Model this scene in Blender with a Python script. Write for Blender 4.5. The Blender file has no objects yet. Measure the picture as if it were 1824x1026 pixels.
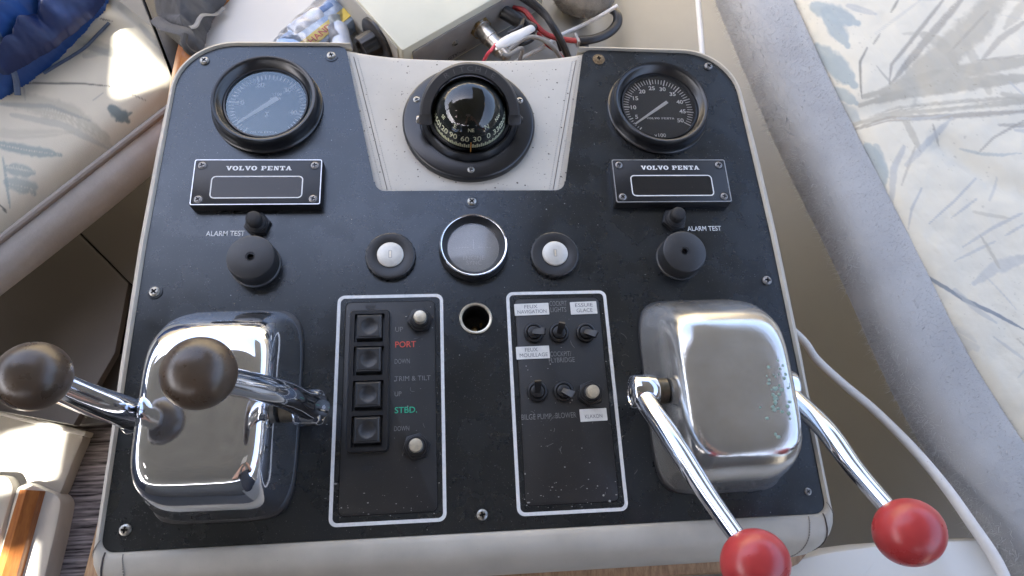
import bpy, bmesh, math, random
import numpy as np
from mathutils import Matrix, Vector
random.seed(7); rng = np.random.default_rng(11)
SC = bpy.context.scene; COL = SC.collection
R_ = math.radians; PI = math.pi

# ------------------------------------------------------------------ camera
CR = Matrix(((0.99506461, -0.0509869, 0.08512793), (0.01886258, 0.93944217, 0.34218797), (-0.09741987, -0.3388934, 0.9357674)))
CC = Vector((-0.0251, -0.2368, 0.5739)); FPX = 1175.3
cam = bpy.data.cameras.new('camera'); camo = bpy.data.objects.new('camera', cam); COL.objects.link(camo)
cam.sensor_width = 36; cam.lens = FPX / 1824 * 36; cam.clip_start = 0.01; cam.clip_end = 3000
camo.matrix_world = Matrix.Translation(CC) @ CR.transposed().to_4x4()
SC.camera = camo
SC.view_settings.view_transform = 'Standard'; SC.view_settings.look = 'None'
SC.view_settings.exposure = 2.95; SC.view_settings.gamma = 1

# ------------------------------------------------------------------ light
SUN_DIR = Vector((-0.45, -0.35, 0.82)).normalized()      # towards the sun
W = bpy.data.worlds.new('World'); SC.world = W; W.use_nodes = True
nt = W.node_tree; sky = nt.nodes.new('ShaderNodeTexSky'); sky.sky_type = 'NISHITA'; sky.sun_disc = False
sky.dust_density = 6.0; sky.air_density = .8; sky.ozone_density = .2; sky.sun_elevation = math.asin(SUN_DIR.z); sky.sun_rotation = math.atan2(SUN_DIR.x, SUN_DIR.y)
nt.links.new(sky.outputs[0], nt.nodes['Background'].inputs[0]); nt.nodes['Background'].inputs[1].default_value = 0.15
sl = bpy.data.lights.new('sun', 'SUN'); sl.energy = 3.2; sl.angle = R_(0.5); sl.color = (1.0, 0.94, 0.84)
so = bpy.data.objects.new('sun', sl); COL.objects.link(so); so.rotation_euler = SUN_DIR.to_track_quat('Z', 'Y').to_euler(); so.location = (0, 0, 4)

# ------------------------------------------------------------------ helpers
def at(px, py, z=0.0):
    d = CR.transposed() @ Vector(((px - 912) / FPX, -(py - 513) / FPX, -1.0)); s = (z - CC.z) / d.z
    return CC + s * d
def topx(V):
    q = (np.asarray(V) - np.array(CC)) @ np.array(CR).T
    return 912 + FPX * q[:, 0] / -q[:, 2], 513 - FPX * q[:, 1] / -q[:, 2]

def lin(r, g, b):
    f = lambda c: ((c / 255) / 12.92 if c < 10 else (((c / 255) + .055) / 1.055) ** 2.4)
    return (f(r), f(g), f(b))

def mat(name, col, rough=.5, metal=0., spec=.5, var=0., vs=8., bump=0., bs=200., speck=None, coat=0., stretch=None, var2=None, rvar=0., trans=0., sheen=0., attr=None, ior=1.5, stint=None):
    m = bpy.data.materials.new(name); m.use_nodes = True; t = m.node_tree; N = t.nodes; L = t.links
    b = N['Principled BSDF']; b.inputs['Roughness'].default_value = rough; b.inputs['Metallic'].default_value = metal
    b.inputs['Specular IOR Level'].default_value = spec; b.inputs['IOR'].default_value = ior; b.inputs['Coat Weight'].default_value = coat; b.inputs['Coat Roughness'].default_value = .12
    if stint: b.inputs['Specular Tint'].default_value = (*stint, 1)
    if sheen: b.inputs['Sheen Weight'].default_value = sheen
    if trans: b.inputs['Transmission Weight'].default_value = trans
    tc = N.new('ShaderNodeTexCoord'); src = tc.outputs['Object']
    if stretch:
        mp = N.new('ShaderNodeMapping'); mp.inputs['Scale'].default_value = stretch; L.new(src, mp.inputs[0]); vsrc = mp.outputs[0]
    else: vsrc = src
    cur = None
    rgb = N.new('ShaderNodeRGB'); rgb.outputs[0].default_value = (*col, 1); cur = rgb.outputs[0]
    if attr:
        a = N.new('ShaderNodeAttribute'); a.attribute_name = attr; cur = a.outputs['Color']
    def noise(scale, det=6, s=None, rg=.6):
        n = N.new('ShaderNodeTexNoise'); n.inputs['Scale'].default_value = scale; n.inputs['Detail'].default_value = det; n.inputs['Roughness'].default_value = rg
        L.new(s or vsrc, n.inputs['Vector']); return n.outputs['Fac']
    def mix(f, a, bcol, mode='MIX'):
        x = N.new('ShaderNodeMix'); x.data_type = 'RGBA'; x.blend_type = mode
        if isinstance(f, float): x.inputs[0].default_value = f
        else: L.new(f, x.inputs[0])
        L.new(a, x.inputs[6])
        if isinstance(bcol, tuple): x.inputs[7].default_value = (*bcol, 1)
        else: L.new(bcol, x.inputs[7])
        return x.outputs[2]
    def ramp(f, a, b_, va=0., vb=1.):
        r = N.new('ShaderNodeMapRange'); r.inputs[1].default_value = a; r.inputs[2].default_value = b_; r.inputs[3].default_value = va; r.inputs[4].default_value = vb
        L.new(f, r.inputs[0]); return r.outputs[0]
    if var:
        n = noise(vs)
        c2 = var2 or tuple(max(0, c * (1 - var)) for c in col)
        cur = mix(ramp(n, .35, .68), cur, c2) if not attr else mix(ramp(n, .3, .75, 0, var), cur, c2)
    if speck:
        for (scale, size, dens, scol) in speck:
            v = N.new('ShaderNodeTexVoronoi'); v.inputs['Scale'].default_value = scale; L.new(src, v.inputs['Vector'])
            dn = noise(scale * 2.2, 2, src)
            ad = N.new('ShaderNodeMath'); ad.operation = 'MULTIPLY_ADD'; L.new(dn, ad.inputs[0]); ad.inputs[1].default_value = size * 1.4; L.new(v.outputs['Distance'], ad.inputs[2])
            near = ramp(ad.outputs[0], size * 1.5, size * 1.9, 1, 0)
            sep = N.new('ShaderNodeSeparateColor'); L.new(v.outputs['Color'], sep.inputs[0])
            on = N.new('ShaderNodeMath'); on.operation = 'LESS_THAN'; L.new(sep.outputs[0], on.inputs[0]); on.inputs[1].default_value = dens
            mm = N.new('ShaderNodeMath'); mm.operation = 'MULTIPLY'; L.new(near, mm.inputs[0]); L.new(on.outputs[0], mm.inputs[1])
            cur = mix(mm.outputs[0], cur, scol)
    L.new(cur, b.inputs['Base Color'])
    if rvar:
        L.new(ramp(noise(vs * 1.7, 8), .3, .7, max(0, rough - rvar), rough + rvar), b.inputs['Roughness'])
    if bump:
        bp = N.new('ShaderNodeBump'); bp.inputs['Strength'].default_value = bump; bp.inputs['Distance'].default_value = .001
        L.new(noise(bs, 6), bp.inputs['Height']); L.new(bp.outputs[0], b.inputs['Normal'])
    return m

def glassmat(name, tint=(1, 1, 1), haze=0., rough=.02, ior=1.5, refl=(1, 1, 1)):
    m = bpy.data.materials.new(name); m.use_nodes = True; t = m.node_tree; N = t.nodes; L = t.links
    out = N['Material Output']; N.remove(N['Principled BSDF'])
    tr = N.new('ShaderNodeBsdfTransparent'); tr.inputs[0].default_value = (*tint, 1)
    gl = N.new('ShaderNodeBsdfGlossy'); gl.inputs['Roughness'].default_value = rough; gl.inputs[0].default_value = (*refl, 1)
    df = N.new('ShaderNodeBsdfDiffuse'); df.inputs[0].default_value = (.6, .62, .65, 1)
    fr = N.new('ShaderNodeFresnel'); fr.inputs[0].default_value = ior
    mx = N.new('ShaderNodeMixShader'); mh = N.new('ShaderNodeMixShader')
    nz = N.new('ShaderNodeTexNoise'); nz.inputs['Scale'].default_value = 60; nz.inputs['Detail'].default_value = 6
    mr = N.new('ShaderNodeMapRange'); mr.inputs[1].default_value = .3; mr.inputs[2].default_value = .7; mr.inputs[3].default_value = haze * .6; mr.inputs[4].default_value = haze * 1.4
    L.new(nz.outputs['Fac'], mr.inputs[0]); L.new(mr.outputs[0], mh.inputs[0])
    L.new(tr.outputs[0], mh.inputs[1]); L.new(df.outputs[0], mh.inputs[2])
    L.new(fr.outputs[0], mx.inputs[0]); L.new(mh.outputs[0], mx.inputs[1]); L.new(gl.outputs[0], mx.inputs[2]); L.new(mx.outputs[0], out.inputs[0])
    return m

ID = Matrix.Identity(4)
def TM(loc, rx=0, ry=0, rz=0):
    return Matrix.Translation(Vector(loc)) @ Matrix.Rotation(rz, 4, 'Z') @ Matrix.Rotation(ry, 4, 'Y') @ Matrix.Rotation(rx, 4, 'X')
def basis(o, x, y, z):
    m = Matrix((x, y, z)).transposed().to_4x4(); m.translation = o; return m

def rrect(w, h, r, n=6, cx=0, cy=0):
    o = []
    for (sx, sy, a0) in ((1, 1, 0), (-1, 1, 90), (-1, -1, 180), (1, -1, 270)):
        for i in range(n + 1):
            a = R_(a0 + 90 * i / n); o.append((cx + sx * (w / 2 - r) + r * math.cos(a), cy + sy * (h / 2 - r) + r * math.sin(a)))
    return o
def circ(r, n=48, cx=0, cy=0): return [(cx + r * math.cos(2 * PI * i / n), cy + r * math.sin(2 * PI * i / n)) for i in range(n)]
def spline(P, n):
    P = [Vector(p) for p in P]; Q = [2 * P[0] - P[1]] + P + [2 * P[-1] - P[-2]]; out = []
    for i in range(1, len(Q) - 2):
        for k in range(n):
            t = k / n; a, b, c, d = Q[i - 1], Q[i], Q[i + 1], Q[i + 2]
            out.append(.5 * (2 * b + (c - a) * t + (2 * a - 5 * b + 4 * c - d) * t * t + (3 * b - a - 3 * c + d) * t ** 3))
    out.append(P[-1]); return out

class MB:
    def __init__(s): s.v = []; s.f = []; s.mi = []
    def add(s, V, F, mi=0, M=None):
        o = len(s.v)
        s.v += [tuple(M @ Vector(v)) for v in V] if M is not None else [tuple(v) for v in V]
        s.f += [tuple(i + o for i in f) for f in F]; s.mi += [mi] * len(F); return s
    def loft(s, rings, cap0=True, cap1=True, closed=True, mi=0, M=None):
        V = []; F = []; n = len(rings[0])
        for r in rings: V += list(r)
        for k in range(len(rings) - 1):
            for i in range(n if closed else n - 1):
                j = (i + 1) % n; F.append((k * n + i, k * n + j, (k + 1) * n + j, (k + 1) * n + i))
        if cap0: F.append(tuple(range(n - 1, -1, -1)))
        if cap1: F.append(tuple((len(rings) - 1) * n + i for i in range(n)))
        return s.add(V, F, mi, M)
    def prism(s, poly, z0, z1, ch=0, mi=0, M=None, cap0=True):
        c = (sum(p[0] for p in poly) / len(poly), sum(p[1] for p in poly) / len(poly))
        ext = max(max(abs(p[0] - c[0]), abs(p[1] - c[1])) for p in poly)
        def sc(d): 
            out = []
            n = len(poly)
            for i, p in enumerate(poly):
                a = poly[i - 1]; b = poly[(i + 1) % n]; tx, ty = b[0] - a[0], b[1] - a[1]; l = math.hypot(tx, ty) or 1
                out.append((p[0] - ty / l * d, p[1] + tx / l * d))
            return out
        rings = [[(x, y, z0) for x, y in poly], [(x, y, z1 - ch) for x, y in poly]]
        if ch:
            q = sc(ch * .3); rings.append([(x, y, z1 - ch * .3) for x, y in q]); q = sc(ch); rings.append([(x, y, z1) for x, y in q])
        return s.loft(rings, cap0, True, True, mi, M)
    def lathe(s, prof, c=(0, 0, 0), n=48, mi=0, M=None, cap0=False, cap1=False):
        rings = [[(c[0] + r * math.cos(2 * PI * i / n), c[1] + r * math.sin(2 * PI * i / n), c[2] + z) for i in range(n)] for r, z in prof]
        return s.loft(rings, cap0, cap1, True, mi, M)
    def ring(s, outer, inner, z, z0=None, mi=0, M=None):
        n = len(outer)
        rings = [[(x, y, z) for x, y in inner], [(x, y, z) for x, y in outer]]
        if z0 is not None: rings = [[(x, y, z0) for x, y in inner]] + rings + [[(x, y, z0) for x, y in outer]]
        rings = [list(reversed(r)) for r in rings]
        return s.loft(rings, False, False, True, mi, M)
    def tube(s, P, rad, n=10, mi=0, M=None, cap=True, flat=1.0, up=None):
        P = [Vector(p) for p in P]; m = len(P)
        if not hasattr(rad, '__len__'): rad = [rad] * m
        elif len(rad) != m: rad = [float(q) for q in np.interp(np.linspace(0, 1, m), np.linspace(0, 1, len(rad)), rad)]
        u = Vector(up) if up else None; rings = []; prev = None
        for i, p in enumerate(P):
            t = (P[min(i + 1, m - 1)] - P[max(i - 1, 0)]).normalized()
            if prev is None:
                a = u or (Vector((0, 0, 1)) if abs(t.z) < .9 else Vector((1, 0, 0)))
            else: a = prev
            y = (a - t * a.dot(t)).normalized(); prev = y; x = y.cross(t)
            rings.append([p + rad[i] * (x * math.cos(2 * PI * k / n) + y * flat * math.sin(2 * PI * k / n)) for k in range(n)])
        return s.loft(rings, cap, cap, True, mi, M)
    def box(s, c, d, mi=0, M=None, ch=0.):
        s.prism([(c[0] - d[0] / 2, c[1] - d[1] / 2), (c[0] + d[0] / 2, c[1] - d[1] / 2), (c[0] + d[0] / 2, c[1] + d[1] / 2), (c[0] - d[0] / 2, c[1] + d[1] / 2)], c[2] - d[2] / 2, c[2] + d[2] / 2, ch, mi, M); return s
    def grid(s, fn, nu, nv, mi=0, M=None):
        V = [fn(i / nu, j / nv) for j in range(nv + 1) for i in range(nu + 1)]
        F = [(j * (nu + 1) + i, j * (nu + 1) + i + 1, (j + 1) * (nu + 1) + i + 1, (j + 1) * (nu + 1) + i) for j in range(nv) for i in range(nu)]
        return s.add(V, F, mi, M)
    def sphere(s, c, r, nu=32, nv=16, sc=(1, 1, 1), mi=0, M=None):
        rings = [[(c[0] + r * sc[0] * math.sin(PI * j / nv) * math.cos(2 * PI * i / nu), c[1] + r * sc[1] * math.sin(PI * j / nv) * math.sin(2 * PI * i / nu), c[2] - r * sc[2] * math.cos(PI * j / nv)) for i in range(nu)] for j in range(1, nv)]
        return s.loft(rings, True, True, True, mi, M)
    def text(s, st, M, size, w=None, bold=0., sx=1., align='CENTER', mi=0, sp=1.):
        V, F, wd = text_mesh(st, bold, sp)
        if w: sx = w / (wd * size)
        x0 = -wd / 2 if align == 'CENTER' else 0.
        return s.add([((x + x0) * size * sx, y * size, 0) for x, y in V], F, mi, M)
    def build(s, name, mats, parent=None, smooth=35, label=None, kind=None, loc=None):
        me = bpy.data.meshes.new(name)
        base = Vector((0, 0, 0)); p = parent
        if p is not None:
            while p.parent: p = p.parent
            base = p.location
        elif loc is not None: base = Vector(loc)
        V = np.array(s.v, dtype=float) - np.array(base)
        me.from_pydata(V.tolist(), [], s.f)
        if not isinstance(mats, (list, tuple)): mats = [mats]
        for m in mats: me.materials.append(m)
        if len(mats) > 1: me.polygons.foreach_set('material_index', s.mi)
        if smooth:
            me.shade_smooth(); me.set_sharp_from_angle(angle=R_(smooth))
        me.update()
        o = bpy.data.objects.new(name, me); COL.objects.link(o)
        if parent is not None: o.parent = parent
        elif loc is not None: o.location = base
        if label: o['label'] = label
        if kind: o['kind'] = kind
        return o

_tc = {}
def text_mesh(st, bold=0., sp=1.):
    k = (st, bold, sp)
    if k in _tc: return _tc[k]
    c = bpy.data.curves.new('t', 'FONT'); c.body = st; c.size = 1.; c.offset = bold; c.resolution_u = 3; c.space_character = sp; c.fill_mode = 'FRONT'
    o = bpy.data.objects.new('t', c); COL.objects.link(o); dg = bpy.context.evaluated_depsgraph_get()
    me = bpy.data.meshes.new_from_object(o.evaluated_get(dg)); V = [(v.co.x, v.co.y) for v in me.vertices]; F = [tuple(p.vertices) for p in me.polygons]
    bpy.data.objects.remove(o); bpy.data.curves.remove(c); bpy.data.meshes.remove(me)
    x0 = min(v[0] for v in V); x1 = max(v[0] for v in V)
    V = [(x - x0, y) for x, y in V]
    # keep faces pointing up
    FF = []
    for f in F:
        a = sum(V[f[i]][0] * V[f[(i + 1) % len(f)]][1] - V[f[(i + 1) % len(f)]][0] * V[f[i]][1] for i in range(len(f)))
        FF.append(f if a > 0 else tuple(reversed(f)))
    _tc[k] = (V, FF, x1 - x0); return _tc[k]

def thing(name, label, cat, loc, group=None):
    o = bpy.data.objects.new(name, None); o.empty_display_size = .02; COL.objects.link(o); o.location = loc
    o['label'] = label; o['category'] = cat
    if group: o['group'] = group
    return o
def tag(o, label, cat, group=None):
    o['label'] = label; o['category'] = cat
    if group: o['group'] = group
    return o
def copy_tree(o, parent=None):
    c = o.copy(); COL.objects.link(c)
    if parent is not None:
        c.parent = parent; c.matrix_parent_inverse = o.matrix_parent_inverse
    for ch in [x for x in SC.objects if x.parent == o]: copy_tree(ch, c)
    return c
def dup(root, loc, label):
    c = copy_tree(root); c.location = loc; c['label'] = label; return c

def vnoise(x, y, seed=0):
    x = np.asarray(x, float); y = np.asarray(y, float); xi = np.floor(x).astype(np.int64); yi = np.floor(y).astype(np.int64); fx = x - xi; fy = y - yi
    def h(a, b):
        n = (a * 374761393 + b * 668265263 + seed * 69069) & 0xffffffff; n = ((n ^ (n >> 13)) * 1274126177) & 0xffffffff
        return ((n ^ (n >> 16)) & 0xffff) / 65535.
    fx = fx * fx * (3 - 2 * fx); fy = fy * fy * (3 - 2 * fy)
    return (h(xi, yi) * (1 - fx) + h(xi + 1, yi) * fx) * (1 - fy) + (h(xi, yi + 1) * (1 - fx) + h(xi + 1, yi + 1) * fx) * fy
def fbm(x, y, seed=0, o=4): return sum(vnoise(x * 2 ** i, y * 2 ** i, seed + i) * .5 ** (i + 1) for i in range(o))

# ------------------------------------------------------------------ materials
DUST = [(420, .13, .10, (.16, .16, .155)), (1100, .22, .10, (.13, .13, .125)), (110, .045, .10, (.30, .30, .29)), (45, .022, .12, (.40, .40, .38))]
M_plate = mat('black_sky_tinted_plate', (.008, .0085, .0095), .27, spec=.5, ior=1.70, stint=(.80, .90, 1.0), var=.35, vs=14, var2=(.013, .013, .013), bump=.05, bs=1500, speck=DUST, rvar=.085)  # blue of the mirrored sky is put into the specular tint
M_black = mat('black_plastic', (.012, .012, .013), .36, spec=.5, var=.3, vs=60, bump=.04, bs=900, speck=[(600, .08, .06, (.2, .2, .2))])
M_blackm = mat('matt_black_plastic', (.020, .020, .021), .42, spec=.6, var=.3, vs=60, bump=.06, bs=1200, speck=[(700, .1, .1, (.2, .2, .2))])
M_bezel = mat('gloss_black_bezel', (.010, .0105, .012), .28, spec=.6, speck=[(500, .07, .05, (.2, .2, .2))])
M_dark = mat('dark_void', (.004, .004, .004), .8)
M_rubber = mat('black_rubber', (.018, .018, .019), .6, spec=.35, bump=.1, bs=900, speck=[(900, .12, .12, (.25, .25, .25))])
M_dprint = mat('dial_print', (.90, .90, .88), .5)
M_dial = mat('dial_black', (.012, .013, .014), .5, spec=.4, var=.4, vs=80)
M_white = mat('white_print', (.72, .72, .70), .5, var=.12, vs=300)
M_grey = mat('faded_grey_print', (.24, .24, .23), .6, var=.55, vs=900)
M_redp = mat('red_print', (.62, .09, .06), .5, var=.2, vs=500)
M_greenp = mat('green_print', (.03, .42, .24), .5, var=.2, vs=500)
M_card = mat('compass_print', (.86, .88, .62), .5)
M_orange = mat('orange_print', (.75, .32, .05), .5)
M_silver = mat('silver_edge', (.62, .63, .65), .3, metal=.9, var=.2, vs=200)
M_steel = mat('screw_steel', (.50, .49, .46), .35, metal=1., var=.5, vs=700, var2=(.2, .19, .16), bump=.1, bs=1200)
M_screwd = mat('dark_screw', (.30, .29, .28), .4, metal=.8, var=.4, vs=700)
M_rust = mat('rusty_steel', (.30, .22, .12), .75, metal=.2, var=.6, vs=800, var2=(.12, .07, .03), bump=.6, bs=900)
M_chrome = mat('chrome', (.76, .78, .82), .045, metal=.96, rvar=.03, vs=30, speck=[(800, .06, .06, (.35, .34, .32))], bump=.015, bs=300)
M_chromep = mat('pitted_chrome', (.62, .62, .60), .09, metal=.80, var=.25, vs=25, rvar=.05, var2=(.50, .48, .44), speck=[(700, .13, .35, (.26, .24, .2)), (260, .10, .14, (.5, .47, .4))], bump=.12, bs=700)
M_collar = mat('dark_bronze', (.17, .145, .105), .45, metal=.7, var=.3, vs=200)
M_verd = mat('verdigris', (.32, .38, .32), .85, var=.5, vs=600, var2=(.20, .33, .28), bump=.9, bs=700)
M_lever = mat('lever_chrome', (.68, .70, .74), .07, metal=1., speck=[(700, .1, .1, (.3, .3, .3))], bump=.02, bs=200)
M_brown = mat('brown_knob', (.085, .058, .038), .30, spec=.55, var=.35, vs=40, bump=.05, bs=500, rvar=.08, speck=[(500, .07, .05, (.16, .14, .12))])
M_red = mat('red_knob', (.44, .045, .045), .30, spec=.5, var=.15, vs=30, bump=.03, bs=300, rvar=.05)
M_gold = mat('pale_gold_metal', (.80, .72, .56), .34, metal=.75, var=.25, vs=300, bump=.05, bs=800)
M_key = mat('key_barrel', (.62, .60, .54), .4, metal=.25, var=.12, vs=200, bump=.05, bs=900)
M_keyslot = mat('key_slot', (.42, .40, .36), .5, metal=.5)
M_vinyl = mat('grey_vinyl', (.50, .465, .395), .48, spec=.4, var=.18, vs=20, bump=.08, bs=1400, speck=[(160, .03, .25, (.06, .05, .05)), (600, .06, .05, (.15, .13, .12))])
M_pad = mat('cream_vinyl', (.52, .495, .435), .52, spec=.4, var=.10, vs=20, bump=.10, bs=1300, speck=[(190, .15, .25, (.06, .05, .045)), (90, .085, .20, (.09, .07, .055)), (480, .2, .10, (.16, .145, .13))])
M_thread = mat('stitch_thread', (.22, .20, .18), .8)
M_threadl = mat('pale_thread', (.33, .32, .30), .8)
M_seam = mat('dark_seam', (.08, .07, .065), .8)  # dark joint colour of the rim corner seams
M_teak = mat('teak_wood', (.42, .19, .075), .42, var=.6, vs=9, stretch=(6, 60, 60), var2=(.26, .10, .035), bump=.15, bs=30)
M_teakp = mat('pale_teak', (.40, .25, .13), .55, var=.6, vs=6, stretch=(50, 7, 50), var2=(.20, .11, .05), bump=.2, bs=20)
M_teako = mat('varnished_teak', (.50, .20, .055), .3, var=.5, vs=6, stretch=(30, 5, 30), var2=(.33, .11, .03), coat=.4)
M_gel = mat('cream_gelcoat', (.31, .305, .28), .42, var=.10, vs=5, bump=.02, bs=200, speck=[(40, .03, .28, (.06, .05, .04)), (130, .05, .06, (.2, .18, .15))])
M_gelw = mat('white_gelcoat', (.68, .66, .60), .38, var=.06, vs=6, speck=[(60, .025, .12, (.25, .22, .18))])
M_dashw = mat('lit_white_dash', (.56, .555, .53), .4, var=.06, vs=8)
M_taupe = mat('taupe_panel', (.125, .117, .11), .5, var=.10, vs=5, bump=.03, bs=400)
M_bolster = mat('grey_bolster_vinyl', (.54, .55, .565), .6, var=.22, vs=14, bump=.35, bs=260, speck=[(300, .06, .08, (.14, .13, .12))])
M_cushion = mat('painted_cushion', (.7, .68, .6), .72, attr='print', spec=.25, bump=.30, bs=900, sheen=.1)
M_piping = mat('grey_piping', (.27, .25, .235), .6, bump=.1, bs=900)
M_blue = mat('blue_nylon', (.014, .075, .27), .42, spec=.45, var=.35, vs=10, bump=.12, bs=500, sheen=.1)
M_bluel = mat('blue_seam_tape', (.10, .14, .22), .6, var=.3, vs=60, bump=.3, bs=300)
M_bag = mat('grey_bag_fabric', (.085, .085, .088), .65, var=.4, vs=20, bump=.5, bs=900)
M_bagd = mat('black_webbing', (.015, .015, .016), .6, bump=.4, bs=1200)
M_zip = mat('zip_teeth', (.32, .31, .29), .5, metal=.4, bump=.8, bs=900)
M_box = mat('cream_painted_case', (.62, .60, .47), .42, var=.08, vs=12, bump=.03, bs=600, speck=[(120, .05, .10, (.35, .28, .2))])
M_boxg = mat('grey_painted_case', (.42, .41, .37), .5, var=.12, vs=30, bump=.05, bs=700, speck=[(300, .06, .1, (.15, .13, .11))])
M_boxp = mat('grey_rear_plate', (.33, .32, .30), .42, metal=.3, var=.15, vs=60)
M_nickel = mat('nickel', (.55, .52, .47), .3, metal=1., var=.4, vs=300, bump=.1, bs=500)
M_brass = mat('aged_brass', (.40, .28, .13), .4, metal=1., var=.4, vs=300)
M_cabb = mat('black_cable', (.014, .014, .015), .4, bump=.05, bs=400)
M_cabr = mat('red_cable', (.34, .035, .035), .45)
M_cabp = mat('pink_red_cable', (.62, .07, .10), .45)
M_cabw = mat('white_cable', (.70, .69, .66), .45, var=.12, vs=50, speck=[(260, .1, .2, (.38, .34, .3))])
M_cabg = mat('grey_cable', (.28, .27, .25), .5)
M_fur = mat('grey_fleece', (.42, .42, .41), .95, spec=.1, var=.3, vs=10, var2=(.33, .33, .325), bump=.12, bs=500, sheen=.5)
M_tan = mat('tan_fleece', (.28, .25, .20), .95, spec=.1, var=.35, vs=60, bump=.8, bs=500, sheen=.4)
M_carpet = mat('striped_carpet', (.030, .026, .028), .95, spec=.1, var=.9, vs=7, stretch=(2.2, 42, 2.2), var2=(.50, .46, .47), bump=.9, bs=12)
M_canvas = mat('canvas_headliner', (.20, .20, .188), .8, var=.30, vs=25, bump=.5, bs=180, speck=[(60, .06, .2, (.5, .47, .42))])
M_deck = mat('bounce_deck_grey', (.16, .165, .17), .5, var=.1, vs=3)
M_clear = glassmat('gauge_glass', rough=.03, ior=1.5, haze=.035)
M_clearsky = glassmat('sky_tinted_gauge_glass', rough=.06, ior=1.95, haze=.05, refl=(.70, .88, 1.0))  # blue sky reflection tinted into the gloss; the haze pales the dial
M_dome = glassmat('compass_dome_glass', rough=.012, ior=1.6, haze=.0)
M_film = glassmat('clear_film', rough=.1, ior=1.5, haze=.12)

# ------------------------------------------------------------------ setting: hardtop, unseen walls and floor added for the light, dash, side panels
def outline_fill(loops, z):
    bm = bmesh.new(); es = []
    for lp in loops:
        vs = [bm.verts.new((x, y, z)) for x, y in lp]
        es += [bm.edges.new((vs[i], vs[(i + 1) % len(vs)])) for i in range(len(vs))]
    bmesh.ops.triangle_fill(bm, edges=es, use_beauty=True, normal=(0, 0, 1))
    bm.verts.index_update(); V = [tuple(v.co) for v in bm.verts]; F = []
    for f in bm.faces:
        ix = [v.index for v in f.verts]; F.append(tuple(ix) if f.normal.z > 0 else tuple(reversed(ix)))
    bm.free(); return V, F
ROOF_Z = 1.2
def sunhole(pxs, z):  # hole invented in the roof so sun lands inside the given outline
    out = []
    for p in pxs:
        w = at(p[0], p[1], z); k = (ROOF_Z - z) / SUN_DIR.z; q = w + SUN_DIR * k; out.append((q.x, q.y))
    return out
roof = [(-2.4, -2.1), (1.05, -2.1), (1.05, 1.9), (.20, 1.9), (.13, .46), (-1.45, .46), (-1.45, .8), (-2.4, .8)]  # unseen outline shaped for light: sky gap front left, cover kept at right
holes = [sunhole([(200, 22), (212, 35), (256, 80), (299, 130), (292, 145), (203, 182), (196, 172), (208, 80)], -.12),
         sunhole([(28, 770), (140, 745), (120, 850), (30, 870), (0, 800)], -.40),
         sunhole([(-60, 965), (20, 950), (60, 952), (112, 950), (100, 1100), (-120, 1150)], -.40)]
V, F = outline_fill([roof] + holes, ROOF_Z)
mb = MB(); mb.add(V, F); 
mb.add([(x, y, z + .012) for x, y, z in V], F)
mb.build('hardtop', M_canvas, kind='structure')
mb = MB(); mb.box((-.2, 1.22, -.05), (3.4, .06, .95), ch=.01); mb.build('front_bounce_wall', mat('cream_bounce_wall', (.70, .60, .42), .6), kind='structure')  # unseen wall added to catch sun and bounce warm light onto the console
mb = MB(); mb.box((-.6, -1.62, -.1), (3.4, .06, 1.2), ch=.01); mb.box((-.6, -1.62, .66), (3.4, .05, .32), ch=.01); mb.build('aft_light_block', mat('dark_light_block', (.10, .095, .09), .5), kind='structure')  # unseen wall added to keep low aft sky out of the chrome
mb = MB(); mb.box((-1.75, -.2, -.1), (.06, 3.4, 1.1), ch=.01); mb.box((-1.75, -1.2, .7), (.04, .05, 1.0)); mb.box((-1.75, .2, .7), (.04, .05, 1.0)); mb.build('side_light_block', mat('navy_light_block', (.035, .045, .075), .4), kind='structure')  # unseen left wall added to block low sky and darken reflections
mb = MB(); mb.box((1.25, -.2, -.15), (.06, 3.4, 1.0), ch=.01); mb.build('side_light_block', M_gel, kind='structure')  # unseen right wall added to limit the sky light from that side
mb = MB(); mb.box((-.2, -.2, -.72), (60, 60, .1)); mb.build('bounce_deck', M_deck, kind='structure')  # unseen floor sheet, far wider than a boat, added to bounce light up

# the moulded dash behind and beside the console
ZD = -.10
tr = [(-.318, .20), (-.316, .30), (-.309, .345), (-.291, .385), (-.262, .42), (-.20, .46), (.0, .50)]
trs = [tuple(p)[:2] for p in spline([(x, y, 0) for x, y in tr], 8)]
def dashz(x): 
    t = min(1, max(0, (x - .15) / .17)); return ZD - .26 * t * t * (3 - 2 * t)  # side channel sunk deep so its shape makes the shade there
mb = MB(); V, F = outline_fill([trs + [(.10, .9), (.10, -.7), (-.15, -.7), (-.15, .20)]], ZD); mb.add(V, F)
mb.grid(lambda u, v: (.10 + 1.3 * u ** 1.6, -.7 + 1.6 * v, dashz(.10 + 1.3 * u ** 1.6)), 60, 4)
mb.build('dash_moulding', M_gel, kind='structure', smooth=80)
# teak edge trim of the dash
mb = MB(); P = [Vector((x, y, ZD - .004)) for x, y in trs]
rings = []
for i, p in enumerate(P):
    t = (P[min(i + 1, len(P) - 1)] - P[max(i - 1, 0)]).normalized(); nrm = Vector((-t.y, t.x, 0))
    w = .026
    rings.append([p + nrm * a + Vector((0, 0, b)) for a, b in ((0, -.05), (0, .012), (.003, .016), (w * .5, .018), (w - .004, .012), (w, .004), (w, -.05))])
mb.loft(rings, True, True)
o = mb.build('dash_trim', M_teako, loc=(-.31, .35, ZD)); tag(o, 'varnished orange teak trim curving round the corner of the white dash', 'wood trim')

# far left part of the dash: brighter light there painted as a whiter sheet
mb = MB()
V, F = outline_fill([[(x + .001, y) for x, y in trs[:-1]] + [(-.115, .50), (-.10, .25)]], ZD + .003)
mb.add(V, F); mb.build('lit_dash_sheet', M_dashw, kind='structure')

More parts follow.
